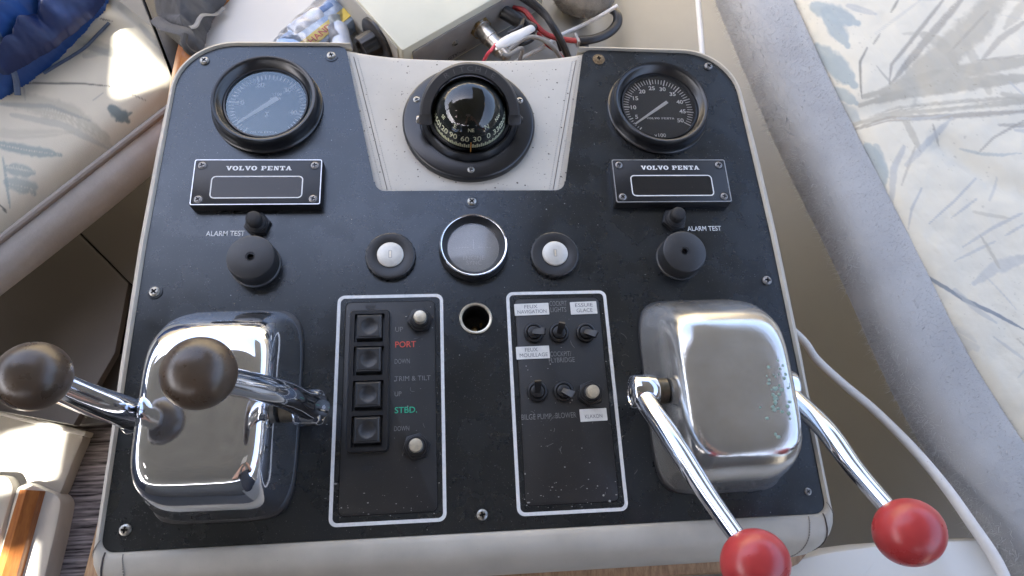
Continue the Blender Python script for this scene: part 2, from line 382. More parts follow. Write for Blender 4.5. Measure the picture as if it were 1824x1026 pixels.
# ------------------------------------------------------------------ helm console
console = thing('helm_console', 'black helm console panel with padded grey vinyl rim holding all gauges', 'helm console', (0, -.02, -.1))
X0, YB, YT = .2955, -.2400, .2435
def arc(cx, cy, r, a0, a1, n=8): return [(cx + r * math.cos(R_(a0 + (a1 - a0) * i / n)), cy + r * math.sin(R_(a0 + (a1 - a0) * i / n))) for i in range(n + 1)]
outer = []
outer += arc(-X0 + .010, YB + .010, .010, 180, 270) + arc(X0 - .010, YB + .010, .010, 270, 360)
outer += [(X0 + .0005, -.10), (X0, .02), (X0 - .003, .12)]
outer += arc(X0 - .006 - .055, YT - .058, .056, 0, 90, 12)
topR = [(.140, YT)] + arc(.135, YT - .011, .011, 90, 160, 5)
notchR = [(.094, .083)] + arc(.083, .083, .010, 0, -90, 5)
outer_plate = outer + topR + notchR + [(-x, y) for x, y in reversed(topR + notchR)] + [(-x, y) for x, y in reversed(arc(X0 - .006 - .055, YT - .058, .056, 0, 90, 12))] + [(-X0 + .003, .12), (-X0, .02), (-X0 - .0005, -.10)]
hole = circ(.0132, 40, 0, -.0578)
V, F = outline_fill([outer_plate, hole], 0.0)
mb = MB(); mb.add(V, F)
mb.loft([[(x, y, -.003) for x, y in outer_plate], [(x, y, 0) for x, y in outer_plate]], False, False)
mb.loft([[(x, y, 0) for x, y in hole], [(x, y, -.003) for x, y in hole]], False, False)
plate = mb.build('face_plate', M_plate, console)

# padded rim: outline resampled, wider along the bottom
rim_path = outer + [(.140, YT), (-.140, YT)] + [(-x, y) for x, y in reversed(arc(X0 - .006 - .055, YT - .058, .056, 0, 90, 12))] + [(-X0 + .003, .12), (-X0, .02), (-X0 - .0005, -.10)]
SW, BW, TW, CRR = .0095, .0365, .0045, .026
def tl(sg): return arc(sg * (X0 - .006 - .055), YT - .058, .056, 0 if sg > 0 else 90, 90 if sg > 0 else 180, 12), arc(sg * (X0 - .006 - .055), YT - .058, .056 + SW * .75, 0 if sg > 0 else 90, 90 if sg > 0 else 180, 12)
pin = arc(-X0 + .010, YB + .010, .010, 180, 270) + arc(X0 - .010, YB + .010, .010, 270, 360) + [(X0 + .0005, -.10), (X0, .02), (X0 - .003, .12)] + tl(1)[0] + [(.14, YT), (-.14, YT)] + tl(-1)[0] + [(-X0 + .003, .12), (-X0, .02), (-X0 - .0005, -.10)]
pout = arc(-X0 - SW + CRR, YB - BW + CRR, CRR, 180, 270) + arc(X0 + SW - CRR, YB - BW + CRR, CRR, 270, 360) + [(X0 + SW, -.10), (X0 + SW, .02), (X0 + SW - .003, .12)] + tl(1)[1] + [(.14, YT + TW), (-.14, YT + TW)] + tl(-1)[1] + [(-X0 - SW + .003, .12), (-X0 - SW, .02), (-X0 - SW, -.10)]
A_ = np.array(pin + [pin[0]]); B_ = np.array(pout + [pout[0]])
d_ = np.r_[0, np.cumsum(np.hypot(*np.diff(A_, axis=0).T) + np.hypot(*np.diff(B_, axis=0).T))]; s_i = np.linspace(0, d_[-1], 360, endpoint=False)
RP = np.c_[np.interp(s_i, d_, A_[:, 0]), np.interp(s_i, d_, A_[:, 1])]; OF = np.c_[np.interp(s_i, d_, B_[:, 0]), np.interp(s_i, d_, B_[:, 1])] - RP
OL = np.hypot(OF[:, 0], OF[:, 1]); NR = OF / OL[:, None]
hh = .022 + .036 * np.clip(-NR[:, 1], 0, 1)
rings = []
for (a, b) in ((-.25, -.0022), (0, -.0016), (.04, .0016), (.16, .0034), (.34, .0030)): rings.append([(RP[i, 0] + OF[i, 0] * a, RP[i, 1] + OF[i, 1] * a, b) for i in range(360)])
for k in range(1, 9):
    t = PI / 2 * k / 8
    rings.append([(RP[i, 0] + OF[i, 0] * (.34 + .66 * math.sin(t)), RP[i, 1] + OF[i, 1] * (.34 + .66 * math.sin(t)), .0030 - hh[i] * (1 - math.cos(t))) for i in range(360)])
rings.append([(RP[i, 0] + OF[i, 0] * .80, RP[i, 1] + OF[i, 1] * .80, -.034 - hh[i]) for i in range(360)])
rings.append([(RP[i, 0] + OF[i, 0] * .5, RP[i, 1] + OF[i, 1] * .5, -.095) for i in range(360)])
mb = MB(); mb.loft(rings, False, False)
mb.f = [f for f in mb.f if not (min(mb.v[k][1] for k in f) > .20 and max(abs(mb.v[k][0]) for k in f) < .126)]; mb.mi = [0] * len(mb.f)
rim = mb.build('padded_rim', M_vinyl, console, smooth=60)
# corner seams on the rim, with two rows of stitches each
def rim_pt(i, a):
    i %= 360
    if a <= .34: x = a; z = float(np.interp(a, (0, .04, .16, .34), (-.0016, .0016, .0034, .0030)))
    else:
        t = min(1, (a - .34) / .66) * PI / 2; x = .34 + .66 * math.sin(t); z = .0030 - hh[i] * (1 - math.cos(t))
    return Vector((RP[i, 0] + OF[i, 0] * x, RP[i, 1] + OF[i, 1] * x, z))
def corner(sx):
    d = np.hypot(RP[:, 0] - sx * (X0 - .004), RP[:, 1] - YB); return int(np.argmin(d))
seam = MB(); st = MB()
for sx in (-1, 1):
    c = corner(sx)
    for off, kind in ((0, 's'), (-3, 't'), (3, 't')):
        P = [rim_pt(c + off, .05 + .93 * k / 24) + Vector((0, 0, .0002)) for k in range(25)]
        # fan apart towards the outside
        if kind == 's': seam = MB(); seam.tube(P, .0007, 5); seam.build('corner_seam', M_seam, rim)
        else:
            for k in range(0, 24):
                st.tube([P[k].lerp(P[k + 1], .15) + Vector((0, 0, .0002)), P[k].lerp(P[k + 1], .8) + Vector((0, 0, .0002))], .0005, 4)
st.build('stitches', M_thread, rim, kind='stuff')

# cream vinyl inset behind the compass
def padz(x, y):
    t = max(0, min(1, (y - .073) / .165)); return -.0035 - .006 * t ** 2 * (1 - (x / .13) ** 2)
def hw(y): return .0945 + (y - .078) / (.235 - .078) * (.1305 - .0945) + .004
mb = MB()
def padf(u, v):
    if v < .8: y = .068 + (.241 - .068) * v / .8
    else: y = .241 + .010 * math.sin((v - .8) / .2 * PI / 2)
    x = (2 * u - 1) * hw(y); z = padz(x, min(y, .241))
    dip = .010 * max(0, (y - .19) / .06) ** 2 * (1 - (x / hw(y)) ** 4)
    y2 = y - dip
    if v >= .8: z -= .03 * (1 - math.cos((v - .8) / .2 * PI / 2))
    return (x, y2, z)
mb.grid(padf, 48, 40); pad = mb.build('inset_pad', M_pad, console, smooth=80)
sm = MB(); st = MB()
for sx in (-1, 1):
    for off, kind in ((.0165, 's'), (.0118, 't'), (.0205, 't')):
        P = []
        for k in range(61):
            y = .076 + (.236 - .076) * k / 60; x = sx * (hw(y) - off); dip = .010 * max(0, (y - .19) / .06) ** 2 * (1 - (x / hw(y)) ** 4)
            P.append(Vector((x, y - dip, padz(x, y) + .0002)))
        if kind == 's': sm = MB(); sm.tube(P, .00040, 4); sm.build('seam', mat('pad_seam', (.17, .155, .14), .8), pad)
        else:
            for k in range(60): st.tube([P[k].lerp(P[k + 1], .2), P[k].lerp(P[k + 1], .65)], .00028, 4)
st.build('stitches', M_threadl, pad, kind='stuff')

# teak plinth under the rim
mb = MB()
rr = []
for (a, q, z) in ((.5, 0, -.050), (.98, .001, -.058), (1.0, .009, -.060), (1.0, .011, -.064), (1.0, .011, -.11), (1.0, .012, -.45)):
    row = []
    for i in range(360):
        wl = (.010 + .020 * (-.128 - RP[i, 1]) / .13) * min(1, max(0, (-.128 - RP[i, 1]) / .012)) if RP[i, 0] < -.28 else 0
        row.append((RP[i, 0] + OF[i, 0] * a + NR[i, 0] * q - wl * (1 if q else 0), RP[i, 1] + OF[i, 1] * a + NR[i, 1] * q, z))
    rr.append(row)
mb.loft(rr, False, False); mb.build('teak_plinth', M_teakp, console, smooth=50)

# screws of the face plate
def screw(name, x, y, z, r, mats, parent, ang=0., h=.0016, washer=None):
    mb = MB(); M = TM((x, y, z), rz=ang)
    n = 20; prof = [(r, 0), (r, h * .35), (r * .9, h * .7), (r * .62, h)]
    mb.lathe(prof, n=n, M=M)
    # cross recess: a sunk floor and four walls with the top face around it
    q = r * .16; l = r * .56; cross = [(l, -q), (l, q), (q, q), (q, l), (-q, l), (-q, q), (-l, q), (-l, -q), (-q, -q), (-q, -l), (q, -l), (q, -q)]
    V, F = outline_fill([circ(r * .62, n), cross], h); mb.add(V, F, 0, M)
    mb.loft([[(a, b, h) for a, b in cross], [(a * .7, b * .7, h * .25) for a, b in cross]], False, True, mi=1, M=M)
    if washer: mb.lathe([(washer, 0), (washer, .0004), (r * .8, .0005)], n=18, M=M, mi=2)
    return mb.build(name, mats, parent, smooth=30)
SCR = [(364, 108, 0, .5), (590, 99, 1, .2), (1066.5, 105, 2, .8), (1262, 118, 3, .3), (275, 519.6, 1, .4), (1366.5, 499.5, 3, 0.7), (223, 944, 0, .75), (1440, 875.5, 4, .2), (840.5, 359, 1, .35), (859, 917, 1, .1)]
for px, py, k, a in SCR:
    w = at(px, py, .001)
    m = (M_steel, M_steel, M_rust, M_screwd, M_screwd)[k]
    screw('screw', w.x, w.y, .0004, .0046 if k != 4 else .0032, [m, M_dark, M_rust if k == 2 else M_plate], console, a * 2, .0022 if k != 4 else .0008, .0066 if k in (1, 2) else None)

# plain socket hole between the two switch panels
sock = thing('empty_socket', 'empty round socket with dull metal ring between the two switch panels', 'socket', (0, -.0578, 0))
mb = MB(); mb.lathe([(.0147, 0), (.0149, .0012), (.0140, .0022), (.0126, .0018), (.0122, .0)], (0, -.0578, 0), 48); mb.build('ring', M_gold, sock)
mb = MB(); mb.lathe([(.0126, .0016), (.0124, -.03), (.0119, -.033), (0.0001, -.033)], (0, -.0578, 0), 40); bar = mb.build('barrel', M_blackm, sock)
mb = MB(); mb.lathe([(.0035, -.033), (.0035, -.026), (.0022, -.0245), (.0016, -.0265)], (.0, -.061, 0), 20, cap1=True); mb.lathe([(.0012, -.033), (.0012, -.024)], (.006, -.056, 0), 8, cap1=True); mb.build('contact', M_brass, bar)

# ------------------------------------------------------------------ tachometers
def tacho(name, label, cx, cy, a0, a1, vmax, step, minor, lab, needle_a, extra, glass, tint, dig=.0062, wm=1.):
    t = thing(name, label, 'tachometer', (cx, cy, 0), 'tachometers on the console'); c = (cx, cy, 0)
    mb = MB(); mb.lathe([(.0535, 0), (.0535, .003), (.0515, .0045), (.0505, .012), (.0500, .0160), (.0488, .0178), (.0465, .0176), (.0448, .0160), (.0415, .0090), (.0400, .0085), (.0396, .0075), (.0394, .002)], c, 72)
    mb.build('bezel', M_bezel, t, smooth=50)
    mb = MB(); mb.prism(circ(.0395, 64, cx, cy), .0010, .0030); dial = mb.build('dial', M_dial, t)
    mk = MB(); n = int(round(vmax / minor))
    for i in range(n + 1):
        v = i * minor; a = R_(a0 + (a1 - a0) * v / vmax); big = abs(v / step - round(v / step)) < 1e-6
        l = .0078 if big else .0056; wv = (.0012 if big else .0008) * wm; r1 = .0372
        if big: r1 = .0382
        M = TM((cx, cy, .0032), rz=a); mk.add([(r1 - l, -wv / 2, 0), (r1, -wv / 2, 0), (r1, wv / 2, 0), (r1 - l, wv / 2, 0)], [(0, 1, 2, 3)], 0, M)
    mk.build('scale_marks', M_dprint, dial)
    for v in lab:
        a = R_(a0 + (a1 - a0) * v / vmax); r = .0262; nm = MB()
        nm.text(str(v), TM((cx + r * math.cos(a), cy + r * math.sin(a) - dig * .36, .0032)), dig * 1.12, bold=.022, sx=1.08); nm.build('numeral', M_dprint, dial)
    lt = MB(); extra(lt, cx, cy); lt.build('dial_lettering', M_dprint, dial)
    nd = MB(); M = TM((cx, cy, .0052), rz=R_(needle_a))
    nd.prism([(a, b * wm) for a, b in ((-.0125, -.0017), (-.008, -.0018), (.032, -.0009), (.0345, -.0003), (.0345, .0003), (.032, .0009), (-.008, .0018), (-.0125, .0017))], 0, .0007, M=M)
    ob = nd.build('needle', M_dprint, t)
    mb = MB(); mb.lathe([(.0030, .003), (.0030, .0060), (.0022, .0066)], c, 20, cap1=True); 
    if name == 'tachometer' and tint: mb.build('hub', M_dial, ob)
    mb = MB(); mb.lathe([(.0398, .0080), (.025, .0084), (.0004, .0086)], c, 48, cap1=True); mb.build('glass', glass, t)
    mb = MB(); mb.lathe([(.0402, .0082), (.0402, .0098), (.0388, .0100), (.0384, .0084)], c, 64); mb.build('inner_ring', M_bezel, t)
    return t
def serif(mb, st, x, y, z, h, w, mi=0):
    # wide slab-serif capitals, built stroke by stroke
    g = {'V': [[(0, 1), (.3, 1), (.5, .35), (.7, 1), (1, 1), (.62, 0), (.38, 0)], [(-.08, 1), (.38, 1), (.38, .84), (-.08, .84)], [(.62, 1), (1.08, 1), (1.08, .84), (.62, .84)]],
         'L': [[(.12, 0), (.42, 0), (.42, 1), (.12, 1)], [(0, 1), (.56, 1), (.56, .84), (0, .84)], [(0, 0), (.95, 0), (.95, .17), (0, .17)], [(.78, .1), (.95, .1), (.95, .42), (.78, .36)]],
         'P': [[(.12, 0), (.40, 0), (.40, 1), (.12, 1)], [(0, 1), (.8, 1), (.92, .9), (.92, .84), (0, .84)], [(0, 0), (.54, 0), (.54, .16), (0, .16)], [(.72, .9), (.95, .9), (1.0, .72), (.95, .5), (.72, .5)], [(.4, .42), (.85, .42), (.95, .52), (.9, .56), (.4, .56)]],
         'E': [[(.12, 0), (.40, 0), (.40, 1), (.12, 1)], [(0, 1), (.95, 1), (.95, .84), (0, .84)], [(0, 0), (.95, 0), (.95, .16), (0, .16)], [(.4, .44), (.72, .44), (.72, .58), (.4, .58)], [(.8, .84), (.95, .84), (.95, .64), (.8, .7)], [(.8, .16), (.95, .16), (.95, .38), (.8, .32)]],
         'N': [[(.1, 0), (.28, 0), (.28, 1), (.1, 1)], [(.74, 0), (.92, 0), (.92, 1), (.74, 1)], [(.1, 1), (.42, 1), (.92, 0), (.62, 0)], [(0, 0), (.40, 0), (.40, .15), (0, .15)], [(.60, 1), (1.05, 1), (1.05, .85), (.60, .85)], [(0, 1), (.3, 1), (.3, .86), (0, .86)]],
         'T': [[(.36, 0), (.64, 0), (.64, 1), (.36, 1)], [(.0, 1), (1, 1), (1, .84), (0, .84)], [(.2, 0), (.8, 0), (.8, .16), (.2, .16)], [(0, .84), (.15, .84), (.15, .66), (0, .60)], [(.85, .84), (1, .84), (1, .60), (.85, .66)]],
         'A': [[(.36, 1), (.64, 1), (1.0, 0), (.68, 0), (.48, .66), (.24, .1), (.06, .1)], [(-.06, 0), (.36, 0), (.36, .15), (-.06, .15)], [(.58, 0), (1.08, 0), (1.08, .15), (.58, .15)], [(.25, .26), (.75, .26), (.75, .40), (.25, .40)]]}
    n = len(st) - .45 * st.count(' '); adv = w / n; cw = adv * .86; k = 0; pos = 0.
    for i, ch in enumerate(st):
        ox = x - w / 2 + pos * adv + adv * .07; pos += .55 if ch == ' ' else 1.
        if ch == ' ': continue
        if ch == 'O':
            N = 20; o_ = [(ox + cw * (.5 + .55 * math.cos(2 * PI * q / N)), y + h * (.5 + .53 * math.sin(2 * PI * q / N)), z) for q in range(N)]
            i_ = [(ox + cw * (.5 + .22 * math.cos(2 * PI * q / N)), y + h * (.5 + .34 * math.sin(2 * PI * q / N)), z) for q in range(N)]
            mb.loft([i_[::-1], o_[::-1]], False, False, True, mi); continue
        for poly in g[ch]:
            k += 1; P = [(ox + a * cw, y + b * h, z + (k % 6) * 4e-6) for a, b in poly]
            ar = sum(P[q][0] * P[(q + 1) % len(P)][1] - P[(q + 1) % len(P)][0] * P[q][1] for q in range(len(P)))
            if ar < 0: P = P[::-1]
            mb.add(P, [tuple(range(len(P)))], mi)
def exL(lt, cx, cy):
    lt.text('x100', TM((cx + .008, cy + .0125, .0032)), .0050, bold=.01); lt.text('r/min', TM((cx + .007, cy + .0075, .0032)), .0048, bold=.01)
    lt.add([(cx - .002, cy - .012, .0032), (cx + .002, cy - .012, .0032), (cx, cy - .0095, .0032)], [(0, 1, 2)]); lt.add([(cx - .002, cy - .0068, .0032), (cx, cy - .0095, .0032), (cx + .002, cy - .0068, .0032)], [(0, 1, 2)])
    serif(lt, 'VOLVO PENTA', cx - .002, cy - .031, .0032, .0016, .026)
def exR(lt, cx, cy):
    serif(lt, 'VOLVO PENTA', cx + .001, cy - .0125, .0032, .0022, .030); lt.text('x100', TM((cx - .002, cy - .034, .0032)), .0062, bold=.01)
TL = tacho('tachometer', 'left tachometer with pale blue reflections over its dial', -.199, .1665, 236, -48, 45, 10, 1, (10, 20, 30, 40), 219, exL, M_clearsky, False, .0066, 1.5)
TR = tacho('tachometer', 'right tachometer with clear black dial numbered 5 to 50', .1985, .1665, 228, -32, 50, 5, 1, (5, 10, 15, 20, 25, 30, 35, 40, 45, 50), 216, exR, M_clear, False, .0060)

# ------------------------------------------------------------------ engine display modules
def rline(mb, w, h, r, lw, z, cx, cy, mi=0):
    mb.ring(rrect(w, h, r, 5, cx, cy), rrect(w - 2 * lw, h - 2 * lw, max(r - lw, .0002), 5, cx, cy), z, mi=mi)
def module(cx, cy):
    t = thing('display_module', '', 'display module', (cx, cy, 0), 'engine display modules'); w, h = .1180, .0490
    mb = MB(); mb.prism(rrect(w, h, .0022, 3, cx, cy), 0, .0105, .0009); body = mb.build('body', M_black, t)
    mb = MB(); mb.ring(rrect(w - .0014, h - .0014, .0018, 3, cx, cy), rrect(w - .0030, h - .0030, .0014, 3, cx, cy), .0108, .0102); mb.build('edge_line', M_silver, t)
    mb = MB(); rline(mb, .0835, .0235, .0042, .0011, .0107, cx, cy - .0055); mb.build('window_border', M_white, t)
    mb = MB(); mb.prism(rrect(.0810, .0210, .0034, 5, cx, cy - .0055), .0100, .01062); mb.build('window', mat('display_window', (.013, .0125, .0125), .25, spec=.5, speck=[(300, .05, .05, (.3, .28, .25))]), t)
    mb = MB(); serif(mb, 'VOLVO PENTA', cx + .0005, cy + .0122, .0107, .0046, .0600); mb.build('name_lettering', M_white, t)
    for sx in (-1, 1):
        for sy in (-1, 1):
            sc = screw('screw', cx + sx * .0515, cy + sy * .0178, .0102, .0038, [M_screwd, M_dark], t, random.random() * 2, .0010)
            mb = MB(); mb.lathe([(.0039, .0107), (.0048, .0108), (.0050, .0104)], (cx + sx * .0515, cy + sy * .0178, 0), 20); mb.build('collar', M_black, sc)
    return t
m1 = module(-.2000, .0775); m1['label'] = 'left black display module with blank window, above the left ALARM TEST button'
m2 = dup(m1, (.1985, .0775, 0), 'right black display module with blank window, above the right ALARM TEST button')

# ------------------------------------------------------------------ alarm buttons, buzzers, key switches
def alarm(cx, cy):
    t = thing('alarm_button', '', 'push button', (cx, cy, 0), 'rubber booted alarm test buttons'); c = (cx, cy, 0); k = 1.2
    mb = MB(); mb.prism([(cx + k * .0102 * math.cos(R_(60 * i + 12)), cy + k * .0102 * math.sin(R_(60 * i + 12))) for i in range(6)], 0, .0042, .0006); mb.build('nut', M_black, t)
    mb = MB(); mb.lathe([(r * k, .0042 + (z - .0035) * .85) for r, z in ((.0080, .0035), (.0085, .0045), (.0082, .0058), (.0070, .0062), (.0074, .0072), (.0070, .0084), (.0058, .0090), (.0060, .0160), (.0055, .0185), (.0042, .0202), (.002, .0208))], c, 32, cap1=True); mb.build('rubber_boot', M_rubber, t, smooth=50)
    return t
a1 = alarm(-.1990, .0375); a1['label'] = 'left rubber booted alarm test button, right of its lettering'
a2 = dup(a1, (.1985, .0385, 0), 'right rubber booted alarm test button, left of its lettering')
for x, nm, sd in ((-.2275, 'left', 0), (.2285, 'right', 1)):
    mb = MB(); mb.text('ALARM TEST', TM((x, .0272, .0003)), .0072, w=.0345, bold=.010); o = mb.build('alarm_lettering', M_white, console)
def buzzer(cx, cy):
    t = thing('alarm_buzzer', '', 'buzzer', (cx, cy, 0), 'round alarm buzzers'); c = (cx, cy, 0)
    mb = MB(); mb.lathe([(.0222, 0), (.0222, .002), (.0212, .003), (.0212, .0165), (.0205, .0192), (.0190, .0200), (.0042, .0200), (.0040, .0190), (.0038, .0194), (.0030, .0196), (.0027, .0150), (.0001, .0150)], c, 56); mb.build('housing', M_blackm, t, smooth=40)
    mb = MB(); mb.lathe([(.0024, .0152), (.0018, .0165)], c, 16, cap1=True); mb.build('sound_port', M_dark, t)
    return t
b1 = buzzer(-.1975, -.002); b1['label'] = 'left round black alarm buzzer, partly covering its ALARM TEST lettering'
b2 = dup(b1, (.1975, -.0025, 0), 'right round black alarm buzzer, below and left of its ALARM TEST lettering')
def keysw(cx, cy):
    t = thing('key_switch', '', 'key switch', (cx, cy, 0), 'ignition key switches'); c = (cx, cy, 0)
    mb = MB(); n = 96; rg = []
    for r0, z in ((.0232, 0), (.0232, .0042), (.0226, .0054), (.0214, .0060)):
        rg.append([(cx + (r0 - (.0007 if (i // 2) % 2 and z < .005 else 0)) * math.cos(2 * PI * i / n), cy + (r0 - (.0007 if (i // 2) % 2 and z < .005 else 0)) * math.sin(2 * PI * i / n), z) for i in range(n)])
    mb.loft(rg, False, False); mb.lathe([(.0214, .0060), (.0130, .0064), (.0122, .0058)], c, 96); mb.build('knurled_ring', M_blackm, t, smooth=40)
    mb = MB(); mb.lathe([(.0122, .005), (.0121, .0074), (.0114, .0080), (.004, .00805)], c, 40, cap1=True); br = mb.build('barrel', M_key, t, smooth=50)
    mb = MB(); mb.prism(rrect(.0034, .0076, .0005, 2, cx, cy), .0079, .00825); mb.prism(rrect(.0016, .0060, .0004, 2, cx, cy), .00825, .0084, mi=1); mb.build('key_slot', [M_keyslot, M_gold], br)
    return t
k1 = keysw(-.0768, .0035); k1['label'] = 'ignition key switch left of the round engine sync gauge'
k2 = dup(k1, (.0765, .0025, 0), 'ignition key switch right of the round engine sync gauge')

# engine sync gauge
sg = thing('sync_gauge', 'small round engine sync gauge with bright chrome rim and grey face', 'gauge', (0, .0105, 0)); c = (0, .0105, 0)
mb = MB(); mb.lathe([(.0325, 0), (.0325, .004), (.0312, .006), (.0316, .0085), (.0310, .0105)], c, 64); mb.build('housing', M_bezel, sg)
mb = MB(); mb.lathe([(.0314, .0100), (.0316, .0118), (.0308, .0130), (.0296, .0128), (.0292, .0118)], c, 64); mb.build('chrome_rim', M_chrome, sg, smooth=60)
mb = MB(); mb.lathe([(.0294, .0122), (.0246, .0050), (.0240, .0030)], c, 64); mb.build('inner_cone', M_bezel, sg)
mb = MB(); mb.prism(circ(.0243, 48, *c[:2]), .001, .0032); fc = mb.build('face', mat('faded_grey_face', (.70, .70, .68), .6, var=.15, vs=60), sg)
mb = MB(); mb.text('ENGINE', TM((0, c[1] - .0118, .0034)), .0058, bold=.008); mb.text('SYNC', TM((0, c[1] - .0168, .0034)), .0058, bold=.008)
for i in range(-6, 7):
    if abs(i) > 1: mb.add([(i * .0026 - .0007, c[1] + .0006 - abs(i) * .00012, .0034), (i * .0026 + .0007, c[1] + .0006 - abs(i) * .00012, .0034), (i * .0026 + .0007, c[1] + .0014 - abs(i) * .00012, .0034), (i * .0026 - .0007, c[1] + .0014 - abs(i) * .00012, .0034)], [(0, 1, 2, 3)])
mb.build('face_lettering', M_dprint, fc)
mb = MB(); mb.prism([(-.0004, c[1] - .001), (.0004, c[1] - .001), (.0003, c[1] + .0085), (-.0003, c[1] + .0085)], .0036, .0042); mb.build('pointer', M_dprint, sg)
mb = MB(); mb.lathe([(.0247, .0050), (.012, .0054), (.0003, .0055)], c, 48, cap1=True); mb.build('glass', glassmat('dusty_sync_glass', rough=.08, ior=1.65, haze=.24), sg)

# ------------------------------------------------------------------ compass
cp = thing('compass', 'black domed marine compass with half ring hood on the cream pad', 'compass', (0, .15, 0)); BZ = -.004
mb = MB(); c = (0, .1505, BZ)
mb.lathe([(.0665, 0), (.0670, .006), (.0655, .0085), (.0640, .0092), (.0500, .0100), (.0492, .0085), (.0480, .0085), (.0474, .0105), (.0440, .0150), (.0425, .0152), (.0418, .0130), (.0405, .0128), (.0400, .0180), (.0390, .0190), (.0380, .0160)], c, 80); mb.build('base_flange', M_bezel, cp, smooth=40)
for a in (180 - 24, 270, 24):
    screw('screw', .0575 * math.cos(R_(a)), .1505 + .0575 * math.sin(R_(a)), BZ + .0092, .0036, [M_steel, M_dark], cp, a, .0014)
DC = Vector((0, .1455, .020)); DR = .0372
mb = MB(); mb.sphere(DC, DR, 64, 40); mb.build('dome', M_dome, cp, smooth=80)
mb = MB(); mb.sphere(DC, DR * .955, 64, 40); card = mb.build('card', mat('compass_card', (.008, .012, .010), .7, spec=.2), cp, smooth=80)
def onsph(lat, az, r=DR * .965):      # az measured from the front (towards -y), positive to the right
    d = Vector((math.cos(lat) * math.sin(az), -math.cos(lat) * math.cos(az), math.sin(lat)))
    z = d; x = Vector((math.cos(az), math.sin(az), 0)); y = z.cross(x); return basis(DC + d * r, x, y, z)
mk = MB(); dg = MB()
def ctext(st, lat, az, size):
    Vt, Ft, wd = text_mesh(st, .012, 1.0); out = []
    for x, y in Vt:
        la = lat + (y - .35) * size / (DR * .965); aa = az + (x - wd / 2) * size / (DR * .965 * math.cos(lat)) 
        out.append(tuple(onsph(la, aa) @ Vector((0, 0, 0))))
    dg.add(out, Ft)
HDG = 45
for h in range(0, 360, 5):
    az = R_(HDG - h)
    while az < -PI: az += 2 * PI
    while az > PI: az -= 2 * PI
    az *= .66; l = .0064 if h % 10 == 0 else .0048; lat = R_(-2)
    M = onsph(lat, az); ww = .0008
    mk.add([(-ww, 0, 0), (ww, 0, 0), (ww, l, .00002), (-ww, l, .00002)], [(0, 1, 2, 3)], 0, M)
for h in range(0, 360, 30):
    az = (HDG - h + 540) % 360 - 180
    az *= .66
    ctext(str(h), R_(17), R_(az), .0086)
for h, st in ((0, 'N'), (45, 'NE'), (90, 'E'), (315, 'NW'), (135, 'SE')):
    az = (HDG - h + 540) % 360 - 180
    ctext(st, R_(33), R_(az * .66), .0066 if len(st) == 1 else .0048)
mk.build('degree_marks', M_card, card, smooth=0); dg.build('card_lettering', M_card, card, smooth=0)
mb = MB(); P = [onsph(R_(la), 0, DR * .985) @ Vector((0, 0, 0)) for la in range(-14, 13, 2)]; mb.tube(P, .0007, 6); mb.build('lubber_line', M_orange, cp)
# hood: half ring hinged on both sides, leaning back
HM = TM((DC.x, DC.y - .001, DC.z + .003), rx=R_(36))
mb = MB(); rings = []
for k in range(41):
    a = PI * k / 40; ca, sa = math.cos(a), math.sin(a)
    rings.append([(r * ca, r * sa, z) for r, z in ((.0370, .006), (.0374, .0115), (.0382, .0130), (.0462, .0128), (.0480, .0110), (.0486, .006), (.0486, -.004), (.0370, -.004))])
mb.loft(rings, True, True, M=HM)
for s in (-1, 1): mb.prism(rrect(.0125, .0105, .002, 3, s * .0432, -.0045), -.006, .0115, .001, M=HM)
hood = mb.build('hood', mat('grey_black_hood', (.034, .034, .035), .45, spec=.6, bump=.05, bs=1200), cp, smooth=40)  # base colour lightened in place of a sky reflection on the hood
for s in (-1, 1): mb = MB(); mb.lathe([(.0036, 0), (.0036, .002), (.0028, .003)], n=20, cap1=True, M=HM @ TM((s * .0490, -.005, .003), ry=s * PI / 2)); mb.build('pivot', M_nickel if s < 0 else M_blackm, hood)
mb = MB()
for i, ch in enumerate('RITCHIE'):
    a = R_(90 + (3 - i) * 10.5); mb.text(ch, HM @ TM((.0420 * math.cos(a), .0420 * math.sin(a), .0132), rz=a - PI / 2) @ TM((0, -.002, 0)), .0066, sx=1.3)
mb.build('raised_lettering', mat('raised_black', (.10, .10, .10), .4), hood)

# ------------------------------------------------------------------ switch panels
def panel_base(name, label, cx, cy, w, h):
    t = thing(name, label, 'switch panel', (cx, cy, 0))
    mb = MB(); mb.ring(rrect(w, h, .0065, 6, cx, cy), rrect(w - .0058, h - .0058, .0040, 6, cx, cy), .0007, 0.0); mb.build('white_border', M_white, t)
    mb = MB(); mb.prism(rrect(w - .0060, h - .0060, .0040, 6, cx, cy), 0, .0005); 
    mb.ring(rrect(w - .0140, h - .0140, .0050, 6, cx, cy + .0005), rrect(w - .0158, h - .0158, .0042, 6, cx, cy + .0005), .00056, .0005, mi=1)
    b = mb.build('back_plate', [M_plate, M_dark], t)
    mb = MB(); mb.prism(rrect(w - .0158, h - .0158, .0045, 6, cx, cy + .0005), .0004, .0013, .0003); mb.build('front_plate', M_blackm2, t)
    return t
M_blackm2 = mat('textured_black_panel', (.0165, .0165, .0165), .42, spec=.55, var=.35, vs=20, var2=(.024, .023, .022), bump=.12, bs=1800, speck=[(900, .11, .18, (.20, .19, .18)), (220, .05, .20, (.34, .33, .31))])
PL = panel_base('trim_switch_panel', 'left switch panel with four square trim rockers and PORT and STBD lettering', -.0765, -.1320, .0945, .1970)
PR = panel_base('toggle_switch_panel', 'right switch panel with toggle switches and white French labels', .0757, -.1315, .0940, .1965)
